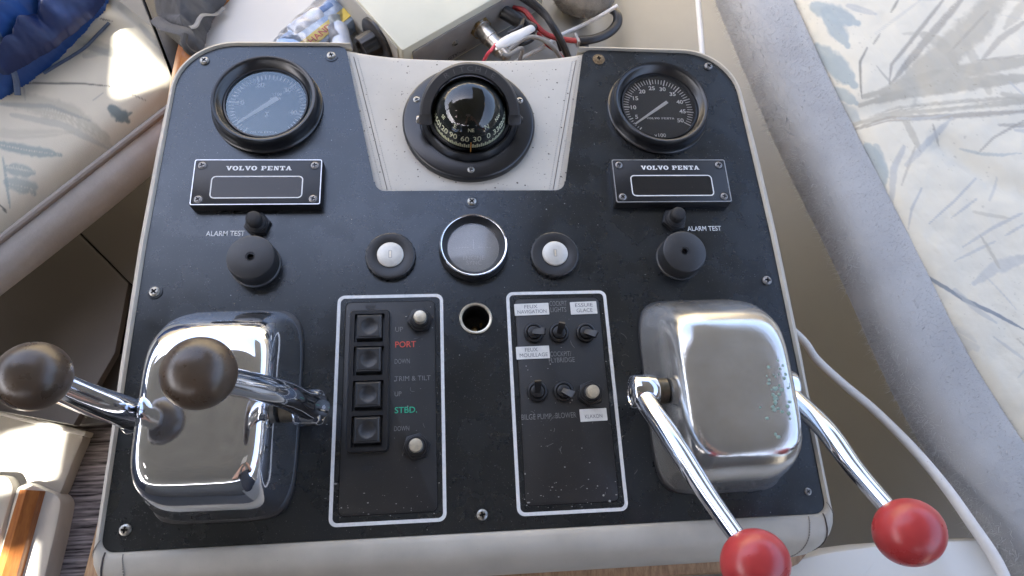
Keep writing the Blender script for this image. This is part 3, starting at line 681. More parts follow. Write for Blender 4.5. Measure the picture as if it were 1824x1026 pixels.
# rockers
fw = .0305; fx = -.0942; ry = [-.0660, -.0957, -.1262, -.1562]
fr = MB(); oy0 = ry[0] + .0162; oy1 = ry[3] - .0162
zt = .0062
outerp = rrect(.0335, oy0 - oy1, .0030, 4, fx, (oy0 + oy1) / 2)
loops = [outerp] + [rrect(.0262, .0262, .0012, 2, fx, y) for y in ry]
V, F = outline_fill(loops, zt); fr.add(V, F)
o2 = rrect(.0350, oy0 - oy1 + .0015, .0036, 4, fx, (oy0 + oy1) / 2)
fr.loft([[(x, y, .001) for x, y in o2], [(x, y, zt - .001) for x, y in o2], [(x, y, zt) for x, y in outerp]], False, False)
for l in loops[1:]: fr.loft([[(x, y, zt) for x, y in l], [(x, y, .0012) for x, y in l]], False, False)
fr.build('rocker_frame', M_black, PL, smooth=30)
for i, y in enumerate(ry):
    mb = MB(); s_ = .0212; n = 20; til = (-.02, .03, -.01, .02)[i]
    def bf(u, v, y=y, til=til):
        X = (u - .5) * s_; Y = (v - .5) * s_; d = math.hypot(X, Y); z = .0078 + til * Y * .6
        e = max(abs(X), abs(Y)); r = .0070
        if d < r: z -= .0021 * (1 - (d / r) ** 2) ** .8
        if e > s_ / 2 - .0009: z -= .0007
        return (fx + X, y + Y + .0012, z)
    mb.grid(bf, 26, 26)
    q = s_ / 2
    mb.loft([[(fx - q, y - q + .0012, .0070), (fx + q, y - q + .0012, .0070), (fx + q, y + q + .0012, .0070), (fx - q, y + q + .0012, .0070)][::-1], [(fx - q - .0006, y - q - .0004, .0015), (fx + q + .0006, y - q - .0004, .0015), (fx + q + .0006, y + q + .0014, .0015), (fx - q - .0006, y + q + .0014, .0015)][::-1]], False, False)
    mb.build('rocker', M_blackm2, PL, smooth=30)
def pbutton(parent, x, y, ang, cap):
    mb = MB(); mb.prism([(x + .0118 * math.cos(R_(60 * i + ang)), y + .0118 * math.sin(R_(60 * i + ang))) for i in range(6)], .0012, .0050, .0006); mb.lathe([(.0088, .005), (.0084, .0064), (.0066, .0066), (.0064, .0085), (.0058, .0090)], (x, y, 0), 32)
    nut = mb.build('button_nut', M_black, parent)
    mb = MB(); mb.lathe([(.0056, .0060), (.0056, .0142), (.0051, .0150), (.0035, .0153)], (x, y, 0), 32, cap1=True); mb.build('button_cap', cap, nut, smooth=40)
pbutton(PL, -.0497, -.0590, 8, M_gold); pbutton(PL, -.0535, -.1702, 15, M_gold)
for y in (-.0432, -.1838):
    mb = MB(); mb.prism([(fx + .0048 * math.cos(R_(180 + 180 * i / 12)), y + .0048 * math.sin(R_(180 + 180 * i / 12))) for i in range(13)], .0012, .0016); mb.build('screw_cover', M_blackm, PL)
tx = MB(); gt = MB()
def ltext(mb, st, px, py, w, h, z=.0017, sx=None, bold=0., mi=0, parent=None):
    o_ = at(px, py, z); ww = abs(at(px + w, py, z).x - o_.x); size = abs(at(px, py - h, z).y - o_.y) / .72
    mb.text(st, TM((o_.x, o_.y, z), rz=R_(0)), size, w=ww, bold=bold, align='LEFT', mi=mi)
for a in (('UP', 704, 591, 14, 9), ('DOWN', 703, 648, 27, 9), ('TRIM & TILT', 703, 679, 64, 9), ('UP', 703, 706, 12, 9), ('DOWN', 702, 768, 27, 9)):
    tx = MB(); ltext(tx, *a); tx.build('faded_lettering', M_grey, PL)
mb = MB(); ltext(mb, 'PORT', 704, 619, 37, 11, bold=.008); mb.build('port_lettering', M_redp, PL)
mb = MB(); ltext(mb, 'STBD.', 703, 736, 40, 11, bold=.008); mb.build('starboard_lettering', M_greenp, PL)
# toggles
def toggle(x, y, rot, tilt, kind):
    mb = MB(); mb.lathe([(.0091, .0012), (.0091, .0030), (.0084, .0042), (.0072, .0046), (.0068, .0032), (.0060, .0032), (.0056, .0052), (.0048, .0056)], (x, y, 0), 32, cap1=True)
    b = mb.build('toggle_switch', M_black, PR, smooth=35)
    M = TM((x, y, .0045), rz=R_(rot)) @ Matrix.Rotation(R_(tilt), 4, 'X')
    mb = MB(); w = .0022
    mb.loft([[(sx * a, sy * b_, z) for sx, sy in ((-1, -1), (1, -1), (1, 1), (-1, 1))] for a, b_, z in ((.0016, .0018, -.003), (.0024, .0022, .003), (.0031, .0016, .0105), (.0031, .0011, .0118), (.0027, .0009, .0121))], True, True, M=M)
    mb.build('toggle_lever', M_black, b, smooth=30)
    mb = MB(); mb.prism(rrect(.0046, .0014, .0003, 2), .01212, .01225, M=M); 
TG = [(951, 592, 80, 50), (996, 592, 165, 30), (1044, 592, 60, 50), (957, 697, 182, -38), (1004, 697, 55, 50)]
for px, py, rot, tl in TG:
    w = at(px, py, .004); toggle(w.x, w.y, rot, -tl if py > 600 and px < 980 else tl, 0)
w = at(1056, 697, .008); pbutton(PR, w.x - .001, w.y - .001, 20, M_gold)
def sticker(px0, py0, px1, py1, lines, rot=0):
    a = at(px0, py1, .0016); b = at(px1, py0, .0016); cx, cy = (a.x + b.x) / 2, (a.y + b.y) / 2; w, h = b.x - a.x, b.y - a.y
    mb = MB(); M = TM((cx, cy, 0), rz=R_(rot)); mb.prism(rrect(w, h, .0004, 2), .0013, .0018, M=M); lab = mb.build('label_sticker', mat('label_tape', (.72, .71, .66), .45, var=.12, vs=200), PR)
    mb = MB(); n = len(lines)
    for i, (s_, dx, ww) in enumerate(lines):
        lh = h / (n + .35); y = h / 2 - lh * (i + .98) + (0 if n > 1 else -lh * .05)
        mb.text(s_, M @ TM((dx * w, y, .0019)), lh * 1.0 / (1 if n > 1 else 1.7), w=ww * w, bold=0.)
    mb.build('label_lettering', mat('label_ink', (.06, .06, .065), .6, var=.5, vs=800, var2=(.2, .2, .2)), lab)
sticker(917, 540, 977, 562, [('FEUX', -.02, .38), ('NAVIGATION', .0, .84)], 1)
sticker(1017, 537, 1062, 560, [('ESSUIE', .02, .66), ('GLACE', .02, .60)], 1)
sticker(920, 616, 978, 640, [('FEUX', -.04, .38), ('MOUILLAGE', .02, .84)], 1)
sticker(1034, 727, 1080, 751, [('KLAXON', 0, .64)], 1)
for a in (('COCKPIT', 979, 545, 31, 9), ('LIGHTS', 981, 556, 28, 9), ('COCKPIT/', 980, 635, 38, 9), ('FLYBRIDGE', 978, 646, 46, 9), ('BILGE PUMP', 929, 748, 54, 10), ('BLOWER', 990, 745, 37, 10)):
    tx = MB(); ltext(tx, *a); tx.build('engraved_lettering', M_grey, PR)

# ------------------------------------------------------------------ throttle and shift controls
def sring(cx, cy, a, b, z, n=64, e=5.0):
    out = []
    for i in range(n):
        t = 2 * PI * i / n; c_, s_ = math.cos(t), math.sin(t)
        out.append((cx + a * math.copysign(abs(c_) ** (2 / e), c_), cy + b * math.copysign(abs(s_) ** (2 / e), s_), z))
    return out
def cover(cx, cy, A, B, H, m, parent, slope=0.):
    # per level: height, half width, back edge, front edge, corner exponent
    lv = [(0, 1.0, 1.0, -1.0, 5.5), (.05, 1.0, 1.0, -1.0, 5.5), (.25, .965, .95, -.975, 5.4), (.45, .93, .88, -.94, 5.3), (.62, .90, .80, -.90, 5.2), (.76, .875, .715, -.855, 5.0), (.86, .85, .64, -.81, 4.9), (.92, .815, .575, -.775, 4.8), (.96, .77, .515, -.74, 4.7), (.985, .72, .46, -.70, 4.6), (1.0, .655, .395, -.655, 4.5), (1.003, .58, .32, -.59, 4.3), (1.0045, .42, .17, -.45, 3.6), (1.0055, .25, .0, -.33, 2.8), (1.006, .08, -.12, -.20, 2.2)]
    mb = MB(); rings = []
    for z, a, yb, yf, e in lv: rings.append(sring(cx - .001 * z * (1 if cx > 0 else -1), cy + B * (yb + yf) / 2, A * a, B * (yb - yf) / 2, H * z, 96, e))
    mb.loft(rings, False, True); return mb.build('housing', m, parent, smooth=80)
def ball(parent, c, r, d, m, sq=.92, name='knob'):
    d = Vector(d).normalized(); M = basis(Vector(c), *(lambda z: (z.orthogonal().normalized(), z.cross(z.orthogonal().normalized()), z))(d))
    mb = MB(); prof = []
    for k in range(33):
        t = PI * k / 32; prof.append((max(.0001, r * math.sin(t)), -r * sq * math.cos(t) if math.cos(t) < 0 else -r * sq * math.cos(t) * 1.0))
    mb.lathe(prof, n=48, M=M); return mb.build(name, m, parent, smooth=80)
def control(name, label, cx, cy, A, B, H, mh, levers, mk, slope=0.):
    t = thing(name, label, 'engine control', (cx, cy, 0), None)
    mb = MB(); mb.prism([(x, y) for x, y, z in sring(cx, cy, A + .001, B + .001, 0, 96, 6)], 0, .004, .001); mb.build('gasket', M_blackm, t)
    cover(cx, cy, A, B, H, mh, t, slope)
    for (side, hub, pts, rad, knob, kr, kd) in levers:
        mb = MB(); hx = cx + side * A * .93
        mb.lathe([(.0105, 0), (.0105, .010)], n=28, M=TM((hx, hub[1], hub[2]), ry=side * PI / 2), mi=1)
        L = abs(hub[0] - hx)
        mb.lathe([(.0125, L - .012), (.0140, L - .010), (.0142, L + .006), (.0125, L + .009), (.0105, L + .0095), (.0100, L + .008), (.0085, L + .009), (.004, L + .0105)], n=36, M=TM((hx, hub[1], hub[2]), ry=side * PI / 2), cap1=True)
        P = spline(pts, 10); mb.tube(P, rad, 20)
        lv = mb.build('lever', [M_lever, M_collar], t, smooth=50)
        ball(lv, knob, kr, kd, mk)
    return t
kz1, kz2 = .178, .165
LK1 = at(355, 665, kz1); LK2 = at(60, 670, kz2)
hR = Vector((-.133, -.142, .046)); hL = Vector((-.266, -.142, .034))
control('left_engine_control', 'bright chrome engine control with two brown ball knobs, lower left', -.2075, -.1345, .0560, .0870, .076, M_chrome,
        [(1, hR, [hR + Vector((.004, 0, 0)), hR + Vector((-.002, 0, .020)), hR.lerp(LK1, .42) + Vector((.007, 0, .010)), LK1 + (hR - LK1).normalized() * .015], [.0115, .0105, .0095, .0085], LK1, .0216, LK1 - hR + Vector((0, 0, .05))),
         (-1, hL, [hL + Vector((-.004, 0, 0)), hL + Vector((.000, 0, .020)), hL.lerp(LK2, .4) + Vector((-.002, 0, .014)), LK2 + (hL - LK2).normalized() * .015], [.0120, .0115, .0105, .0095], LK2, .0206, LK2 - hL + Vector((0, 0, .05)))], M_brown, 0.0)
RK1 = at(1345, 1003, .125); RK2 = at(1619, 948, .115)
h1 = Vector((.133, -.138, .044)); h2 = Vector((.264, -.136, .030))
control('right_engine_control', 'pitted dull chrome engine control with two red ball knobs, lower right', .2060, -.1325, .0565, .0860, .076, M_chromep,
        [(-1, h1, [h1 + Vector((0, 0, -.004)), h1 + Vector((.001, -.012, .010)), h1.lerp(RK1, .36) + Vector((-.004, .002, .004)), h1.lerp(RK1, .62) + Vector((-.002, -.002, .003)), RK1 + (h1 - RK1).normalized() * .012], [.0095, .0090, .0085, .0080, .0066, .0060], RK1, .0225, RK1 - h1),
         (1, h2, [h2 + Vector((0, 0, -.004)), h2 + Vector((.002, -.012, .008)), h2.lerp(RK2, .36) + Vector((.001, .001, .003)), h2.lerp(RK2, .62), RK2 + (h2 - RK2).normalized() * .012], [.0095, .0090, .0085, .0080, .0068, .0062], RK2, .0235, RK2 - h2)], M_red, 0.0)

# ------------------------------------------------------------------ surroundings, left side
def poly_at(pxs, z): return [tuple(at(a, b, z))[:2] for a, b in pxs]
def ccw(P):
    a = sum(P[i][0] * P[(i + 1) % len(P)][1] - P[(i + 1) % len(P)][0] * P[i][1] for i in range(len(P))); return P if a > 0 else P[::-1]
def roundpoly(P, r, n=4):
    out = []; m = len(P)
    for i in range(m):
        a, b, c = Vector((*P[i - 1], 0)), Vector((*P[i], 0)), Vector((*P[(i + 1) % m], 0)); d1 = (a - b); d2 = (c - b); q = min(r, d1.length * .4, d2.length * .4)
        p1 = b + d1.normalized() * q; p2 = b + d2.normalized() * q
        for k in range(n + 1):
            t = k / n; p = p1 * (1 - t) ** 2 + b * 2 * t * (1 - t) + p2 * t * t; out.append((p.x, p.y))
    return out
def slab(mb, pxs, z, th, r=.01, ch=.004, mi=0):
    P = roundpoly(ccw(poly_at(pxs, z)), r); mb.prism(P, z - th, z, ch, mi); return mb
# taupe side panels with an open joint
mb = MB(); slab(mb, [(-800, 180), (106, 383), (228, 504), (205, 628), (131, 757), (-900, 560)], -.30, .012, .001, .0008)
mb.build('side_panel', M_taupe, kind='structure', smooth=20)
mb = MB(); slab(mb, [(110, 380), (180, 180), (420, 180), (420, 640), (232, 504)], -.30, .012, .001, .0008)
mb.build('side_panel', M_taupe, kind='structure', smooth=20)
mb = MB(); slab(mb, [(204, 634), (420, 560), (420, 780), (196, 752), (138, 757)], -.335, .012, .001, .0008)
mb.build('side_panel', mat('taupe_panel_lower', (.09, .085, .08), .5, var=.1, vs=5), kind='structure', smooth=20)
mb = MB(); mb.add([at(-900, 560, -.405), at(1800, 560, -.405), at(1800, 1700, -.405), at(-900, 1700, -.405)], [(0, 3, 2, 1)])
mb.build('carpet', M_carpet, kind='structure')

mb = MB(); slab(mb, [(-800, 100), (460, 100), (460, 640), (300, 730), (150, 745), (-900, 560)], -.345, .005, .001, .0005)  # black sheet added to stand in for shade in the panel joints
mb.build('joint_shade_sheet', M_dark, kind='structure')
lk = thing('locker', 'cream white moulded locker with a sunlit top beside the striped carpet', 'locker', tuple(at(40, 800, -.47)))
mb = MB(); slab(mb, [(-900, 510), (10, 735), (152, 772), (133, 815), (106, 884), (-900, 1000)], -.385, .02, .010, .004); mb.build('locker_top', M_gelw, lk)
mb = MB(); slab(mb, [(-900, 506), (10, 731), (154, 768), (150, 777), (8, 742), (-900, 518)], -.377, .02, .002, .002); mb.build('lip', M_gelw, lk)
stp = thing('boarding_step', 'white moulded step block with an orange teak grip, bottom left', 'step', tuple(at(60, 950, -.47)))
mb = MB(); slab(mb, [(27, 866), (50, 858), (112, 884), (100, 945), (10, 1320), (-90, 1320)], -.372, .033, .014, .006); mb.build('step_block', M_gelw, stp)
mb = MB(); slab(mb, [(-200, 842), (14, 846), (25, 868), (10, 920), (-90, 1320), (-300, 1320)], -.368, .037, .014, .006); mb.build('step_block', M_gelw, stp)
a0 = at(62, 874, -.372); a1 = at(-60, 1300, -.372); d = (a1 - a0).normalized(); n_ = Vector((-d.y, d.x, 0))
if n_.x < 0: n_ = -n_
mb = MB(); prof = [(-.0135, 0), (-.0115, .012), (.001, .019), (.012, .010), (.0135, 0)]
mb.loft([[a0 + n_ * u + Vector((0, 0, v)) for u, v in prof], [a1 + n_ * u * 1.15 + Vector((0, 0, v)) for u, v in prof]], True, True); mb.build('teak_grip', M_teako, stp, smooth=20)

# stroke painting of the cushion print (flat print on the cloth, stored per vertex)
def paint(VX, VY, base, strokes, seed=0):
    n = len(VX); col = np.tile(np.array(base), (n, 1)) * (1 - .07 * fbm(VX / 40, VY / 40, seed + 5))[:, None]
    for k, (pts, w, c, op, br) in enumerate(strokes):
        P = np.array(pts, float); best = np.full(n, 1e9); ss = np.zeros(n); tt = np.zeros(n); acc = 0; tot = sum(np.hypot(*(P[i + 1] - P[i])) for i in range(len(P) - 1))
        for i in range(len(P) - 1):
            a, b = P[i], P[i + 1]; ab = b - a; L = np.hypot(*ab); t = ((VX - a[0]) * ab[0] + (VY - a[1]) * ab[1]) / L ** 2; tc = np.clip(t, 0, 1)
            dx = VX - a[0] - tc * ab[0]; dy = VY - a[1] - tc * ab[1]; d = np.hypot(dx, dy); m = d < best
            best = np.where(m, d, best); ss = np.where(m, acc + tc * L, ss); tt = np.where(m, np.sign(ab[0] * dy - ab[1] * dx) * d, tt); acc += L
        u = ss / tot; ww = w * (.35 + .65 * np.sin(np.clip(u * 1.05 + .04, 0, 1) * PI) ** .5) if br >= 0 else np.full(n, w)
        brist = .08 + vnoise(tt / 1.6 + k * 37, ss / 130 + k * 11, seed + k) * .5 + vnoise(tt / 4.5, ss / 170, seed + k + 50) * .4 + .12 * fbm(VX / 9, VY / 9, seed + k + 70)
        edge = 1 - np.clip((best / (ww * .5 + .3) - .7 + .55 * (fbm(VX / 7, VY / 7, seed + k + 9) - .45)) / .35, 0, 1)
        mask = edge * np.clip((brist - abs(br) * .55 + .12) / .16, 0, 1) * op * np.clip((12 - np.clip(best - ww, 0, 12)) / 12, 0, 1)
        col = col * (1 - mask)[:, None] + np.array(c)[None] * mask[:, None]
    return col
def set_print(o, col):
    a = o.data.attributes.new('print', 'FLOAT_COLOR', 'POINT'); a.data.foreach_set('color', np.c_[col, np.ones(len(col))].ravel())
CB = (.56, .53, .44)
G1 = (.40, .385, .32); G2 = (.30, .31, .29); B1 = (.25, .30, .295); B2 = (.15, .19, .195); DK = (.08, .085, .085)
# left cushion
E0 = at(-160, 517, -.12); E1 = at(345, 128, -.12); eu = (E1 - E0); EL = eu.length; eu.normalize(); ev = Vector((-eu.y, eu.x, 0))
lc = thing('seat_cushion', 'cream seat cushion with a sunlit triangle under the blue jacket, far left', 'cushion', tuple(at(120, 240, -.17)), 'cream cushions printed with brush strokes')
mb = MB(); NU, NV = 420, 300; WD = .62
uu, vv = np.meshgrid(np.linspace(-.26, EL + .01, NU + 1), np.linspace(0, 1, NV + 1)); vv = vv ** 1.3 * WD
zz = -.12 - .028 * np.exp(-vv / .010) + .012 * (1 - np.exp(-vv / .10)) + .004 * (fbm(uu * 18, vv * 18, 3) - .5) - .010 * np.exp(-((EL - uu) / .012) ** 2)
VX = (E0.x + eu.x * uu + ev.x * vv).ravel(); VY = (E0.y + eu.y * uu + ev.y * vv).ravel(); VZ = zz.ravel()
mb.add(np.c_[VX, VY, VZ].tolist(), [(j * (NU + 1) + i, j * (NU + 1) + i + 1, (j + 1) * (NU + 1) + i + 1, (j + 1) * (NU + 1) + i) for j in range(NV) for i in range(NU)])
o = mb.build('cover', M_cushion, lc, smooth=80)
px, py = topx(np.c_[VX, VY, VZ])
ST = [([(120, 62), (165, 80), (215, 98)], 26, G1, .8, .5), ([(150, 80), (240, 110)], 12, G2, .6, .7), ([(0, 172), (60, 185), (120, 200), (190, 245)], 40, G1, .8, .75), ([(0, 185), (90, 190), (160, 215)], 10, G2, .8, .9), ([(20, 205), (110, 222), (200, 268)], 14, G2, .5, .9),
      ([(198, 192), (228, 216)], 26, B2, .95, .35), ([(208, 215), (235, 200)], 9, B2, .9, .5), ([(28, 148), (75, 148), (150, 149), (198, 154)], 3.4, DK, .9, .3), ([(178, 33), (200, 38)], 3, DK, .8, .3), ([(150, 100), (200, 88)], 14, G2, .5, .8),
      ([(0, 258), (50, 268), (108, 276)], 22, B1, .85, .45), ([(15, 300), (60, 308)], 26, B1, .75, .7), ([(14, 325), (58, 335), (60, 345)], 30, B1, .7, .75), ([(0, 365), (12, 378)], 4, DK, .9, .2), ([(5, 280), (18, 370)], 6, B1, .8, .6), ([(40, 145), (45, 180)], 5, G2, .7, .7), ([(10, 150), (60, 130), (90, 125)], 7, G2, .6, .8),
      ([(140, 215), (185, 245), (200, 262)], 24, G1, .55, .8), ([(165, 180), (185, 165)], 2.5, G2, .7, .4), ([(235, 168), (262, 180)], 2.5, DK, .6, .4), ([(215, 12), (280, 60), (300, 110)], 22, G1, .6, .6), ([(250, 45), (290, 90)], 12, G2, .5, .7), ([(-60, 230), (30, 240), (130, 235)], 20, G1, .5, .85)]
set_print(o, paint(px, py, CB, ST, 3))
mb = MB(); P = [E0 + eu * s + Vector((0, 0, -.021)) - ev * .001 for s in np.linspace(-.26, EL + .01, 90)]
mb.tube(P, .0045, 10); mb.build('piping', M_piping, lc)
# padded bolster under the cushion edge
mb = MB(); P = spline([at(-480, 830, -.175), at(-140, 560, -.175), at(60, 408, -.175), at(200, 298, -.175), at(420, 118, -.175)], 14); mb.tube(P, .0345, 28)
o = mb.build('padded_bolster', M_bolster, loc=at(100, 380, -.2)); tag(o, 'grey padded vinyl bolster running along the left cushion edge', 'bolster')
# dark vinyl upright between cushion and bag
mb = MB(); slab(mb, [(236, -40), (284, -40), (350, 112), (318, 172)], -.105, .08, .006, .004)
o = mb.build('dark_backrest', mat('dark_brown_vinyl', (.035, .031, .028), .45, var=.3, vs=20, bump=.1, bs=500), loc=at(300, 60, -.15)); tag(o, 'dark vinyl strip between the left cushion and the grey bag', 'backrest')
# blue jacket: a crumpled lump of nylon
def cloth(name, pxs, z0, h, folds, m, seed, n=110, label=None, cat=None, noise_a=.010):
    P = np.array(ccw(roundpoly(poly_at(pxs, z0), .02))); lo, hi = P.min(0), P.max(0); gx, gy = np.meshgrid(np.linspace(lo[0], hi[0], n), np.linspace(lo[1], hi[1], n))
    X, Y = gx.ravel(), gy.ravel(); d = np.full(len(X), 1e9); ins = np.zeros(len(X), bool)
    for i in range(len(P)):
        a, b = P[i], P[(i + 1) % len(P)]; ab = b - a; t = np.clip(((X - a[0]) * ab[0] + (Y - a[1]) * ab[1]) / (ab @ ab + 1e-12), 0, 1); d = np.minimum(d, np.hypot(X - a[0] - t * ab[0], Y - a[1] - t * ab[1]))
        c = ((a[1] > Y) != (b[1] > Y)) & (X < (b[0] - a[0]) * (Y - a[1]) / (b[1] - a[1] + 1e-12) + a[0]); ins ^= c
    jag = .006 * (fbm(X * 60, Y * 60, seed + 3) - .5)
    dd = np.where(ins, d, -d) + jag
    Z = z0 + h * np.sqrt(np.clip(dd / .035, 0, 1)) 
    for (ang, fr, am) in folds:
        c_, s_ = math.cos(R_(ang)), math.sin(R_(ang)); w = X * c_ + Y * s_ + .02 * fbm(X * 14, Y * 14, seed + 7)
        Z = Z + am * np.abs(np.sin(w * fr + 3 * fbm(X * 9, Y * 9, seed))) * np.clip(dd / .02, 0, 1)
    Z = Z + noise_a * (fbm(X * 25, Y * 25, seed + 1) - .5) * np.clip(dd / .01, 0, 1)
    keep = (dd > 0).reshape(n, n); idx = -np.ones(n * n, int); V = []; F = []
    for j in range(n - 1):
        for i in range(n - 1):
            q = [j * n + i, j * n + i + 1, (j + 1) * n + i + 1, (j + 1) * n + i]
            if dd[q].max() > 0:
                f = []
                for k in q:
                    if idx[k] < 0: idx[k] = len(V); V.append((X[k], Y[k], Z[k] if dd[k] > 0 else z0 - .004))
                    f.append(int(idx[k]))
                F.append(tuple(f))
    mb = MB(); mb.add(V, F); return mb, (lambda x, y: z0 + h)
jk = thing('blue_jacket', 'crumpled blue nylon jacket lying on the left cushion', 'jacket', tuple(at(60, 60, -.11)))
mb, _ = cloth('j', [(-220, -120), (215, -120), (186, 8), (150, 52), (104, 98), (55, 138), (8, 168), (-60, 190), (-260, 220)], -.108, .040, [(52, 58, .026), (12, 30, .030), (85, 95, .012)], M_blue, 5, 150)
jb = mb.build('body', M_blue, jk, smooth=80)
def drape(o_, pts, off=.002):
    V_ = np.array([v.co for v in o_.data.vertices]) + np.array(o_.parent.location); out = []
    for p in pts:
        w = at(p[0], p[1], -.08); k = np.argmin((V_[:, 0] - w.x) ** 2 + (V_[:, 1] - w.y) ** 2); out.append(Vector((w.x, w.y, V_[k, 2] + off)))
    return out
mb = MB(); mb.tube(spline(drape(jb, [(120, -8), (95, 5), (64, 14), (58, 34), (50, 52), (30, 70), (22, 95), (10, 118), (2, 140)]), 6), .0032, 8); mb.build('seam_tape', M_bluel, jb)
mb = MB(); mb.tube(spline(drape(jb, [(172, 8), (150, 30), (128, 52), (104, 68), (80, 82), (50, 100)]), 6), .0018, 8); mb.build('seam_tape', M_bluel, jb)
lm, _ = cloth('l', [(196, -20), (176, 10), (152, 34), (106, 72), (66, 98), (14, 128), (-14, 130), (14, 96), (40, 62), (60, 40), (70, 14), (110, -20)], -.078, .022, [(48, 80, .014), (15, 40, .014)], M_blue, 15, 90)
lm.build('lining', mat('navy_lining', (.006, .022, .095), .5, var=.4, vs=12, bump=.1, bs=500), jk, smooth=80)
# grey bag
bg = thing('grey_bag', 'dark grey fabric bag with strap and zip beside the teak trim', 'bag', tuple(at(330, 30, -.09)))
mb, _ = cloth('b', [(268, -90), (420, -90), (402, 0), (380, 22), (366, 60), (357, 92), (338, 96), (318, 80), (292, 50), (276, 20)], -.085, .030, [(65, 95, .011), (120, 55, .007)], M_bag, 21, 130)
bb = mb.build('body', M_bag, bg, smooth=80)
mb = MB(); mb.tube(spline(drape(bb, [(396, 6), (380, 18), (364, 38), (354, 58), (346, 66)]), 6), .0030, 6, flat=.5); mb.build('zip', M_zip, bb)
mb = MB(); mb.tube(spline([at(278, 34, -.075), at(292, 46, -.06), at(312, 52, -.055), at(330, 58, -.052), at(336, 72, -.055), at(330, 86, -.06)], 6), .0075, 8, flat=.3); mb.build('strap', M_bag, bg)
mb = MB(); mb.tube(spline([at(330, 62, -.045), at(328, 78, -.045), at(338, 92, -.05), at(352, 98, -.06)], 6), .0035, 8); mb.build('strap', M_bagd, bg)

# ------------------------------------------------------------------ on the dash: plastic bag, instrument box, cables, fleece
BX = at(716, 90, -.03); bl = (at(637, 0, -.03) - BX).normalized(); bf_ = Vector((-bl.y, bl.x, 0)) * -1.0
if bf_.x < 0: bf_ = -bf_
BM = basis(Vector((BX.x, BX.y, -.03)), bf_, bl, Vector((0, 0, 1)))      # x along rear face, y along left face, z up
ib = thing('instrument_box', 'cream metal instrument box with black knob and connectors behind the console', 'instrument box', tuple(Vector((BX.x, BX.y, ZD))))
mb = MB(); mb.prism(rrect(.215, .19, .003, 3, .1075, .095), -.066, 0, .0018, M=BM); case = mb.build('case', M_box, ib)
mb = MB(); mb.prism(rrect(.19, .052, .002, 3, 0, 0), 0, .0016, .0004, M=BM @ TM((.108, -.0002, -.036), rx=PI / 2)); rp = mb.build('rear_plate', M_boxp, ib)
mb = MB(); mb.prism(rrect(.168, .060, .001, 2, 0, 0), 0, .0012, .0003, M=BM @ TM((-.0002, .092, -.034), rx=PI / 2, rz=-PI / 2)); mb.build('side_plate', M_boxg, ib)
KM = BM @ TM((-.0016, .048, -.030), rx=PI / 2, rz=-PI / 2)
mb = MB(); mb.lathe([(.0285, 0), (.0285, .003), (.0265, .0045), (.012, .005)], n=40, M=KM); kn = mb.build('knob_flange', M_blackm, ib)
mb = MB(); n = 60
def kr_(r, z, dp): return [((r - (dp if (i // 2) % 2 else 0)) * math.cos(2 * PI * i / n), (r - (dp if (i // 2) % 2 else 0)) * math.sin(2 * PI * i / n), z) for i in range(n)]
mb.loft([kr_(.0165, .005, 0), kr_(.0165, .008, .0008), kr_(.0158, .0225, .0008), kr_(.0148, .0238, 0), kr_(.0105, .0240, 0), kr_(.0095, .0205, 0), kr_(.0002, .0203, 0)], False, True, M=KM); mb.build('knob', M_black, kn, smooth=40)
CM = BM @ TM((.110, -.002, -.033), rx=PI / 2)
mb = MB(); mb.lathe([(.0128, 0), (.0128, .002), (.0115, .0035), (.0100, .004), (.0100, .010), (.0108, .0105), (.0108, .022), (.0098, .0225), (.0098, .030), (.0104, .0305), (.0104, .041), (.0088, .043), (.0075, .052), (.005, .054)], n=32, M=CM, cap1=True); mb.build('round_connector', M_nickel, ib, smooth=30)
mb = MB(); mb.lathe([(.0145, .0002), (.0145, .0030), (.0125, .0034)], n=6, M=CM); mb.build('connector_nut', M_brass, ib, smooth=20)
C2 = BM @ TM((.146, -.002, -.030), rx=PI / 2) @ Matrix.Rotation(R_(18), 4, 'Y')
mb = MB(); mb.lathe([(.0085, 0), (.0085, .020), (.0072, .022), (.0068, .044), (.005, .046)], n=24, M=C2, cap1=True); mb.build('black_plug', M_blackm, ib)
for x, z in ((.186, -.022), (.072, -.035), (.030, -.052)):
    scb = MB(); MM = BM @ TM((x, -.0018, z), rx=PI / 2); scb.lathe([(.0042, 0), (.0040, .0016), (.0026, .0024)], n=16, M=MM, cap1=True); scb.box((0, 0, .0026), (.0044, .0008, .0006), 1, M=MM); scb.build('screw', [M_steel, M_dark], ib)
mb = MB(); mb.text('GTV', BM @ TM((.062, -.0020, -.0585), rx=PI / 2), .0075, bold=.02, align='LEFT'); mb.text('hoist', BM @ TM((.078, -.0020, -.0585), rx=PI / 2), .006, align='LEFT'); mb.build('plate_lettering', mat('dark_ink', (.05, .05, .05), .6), rp)

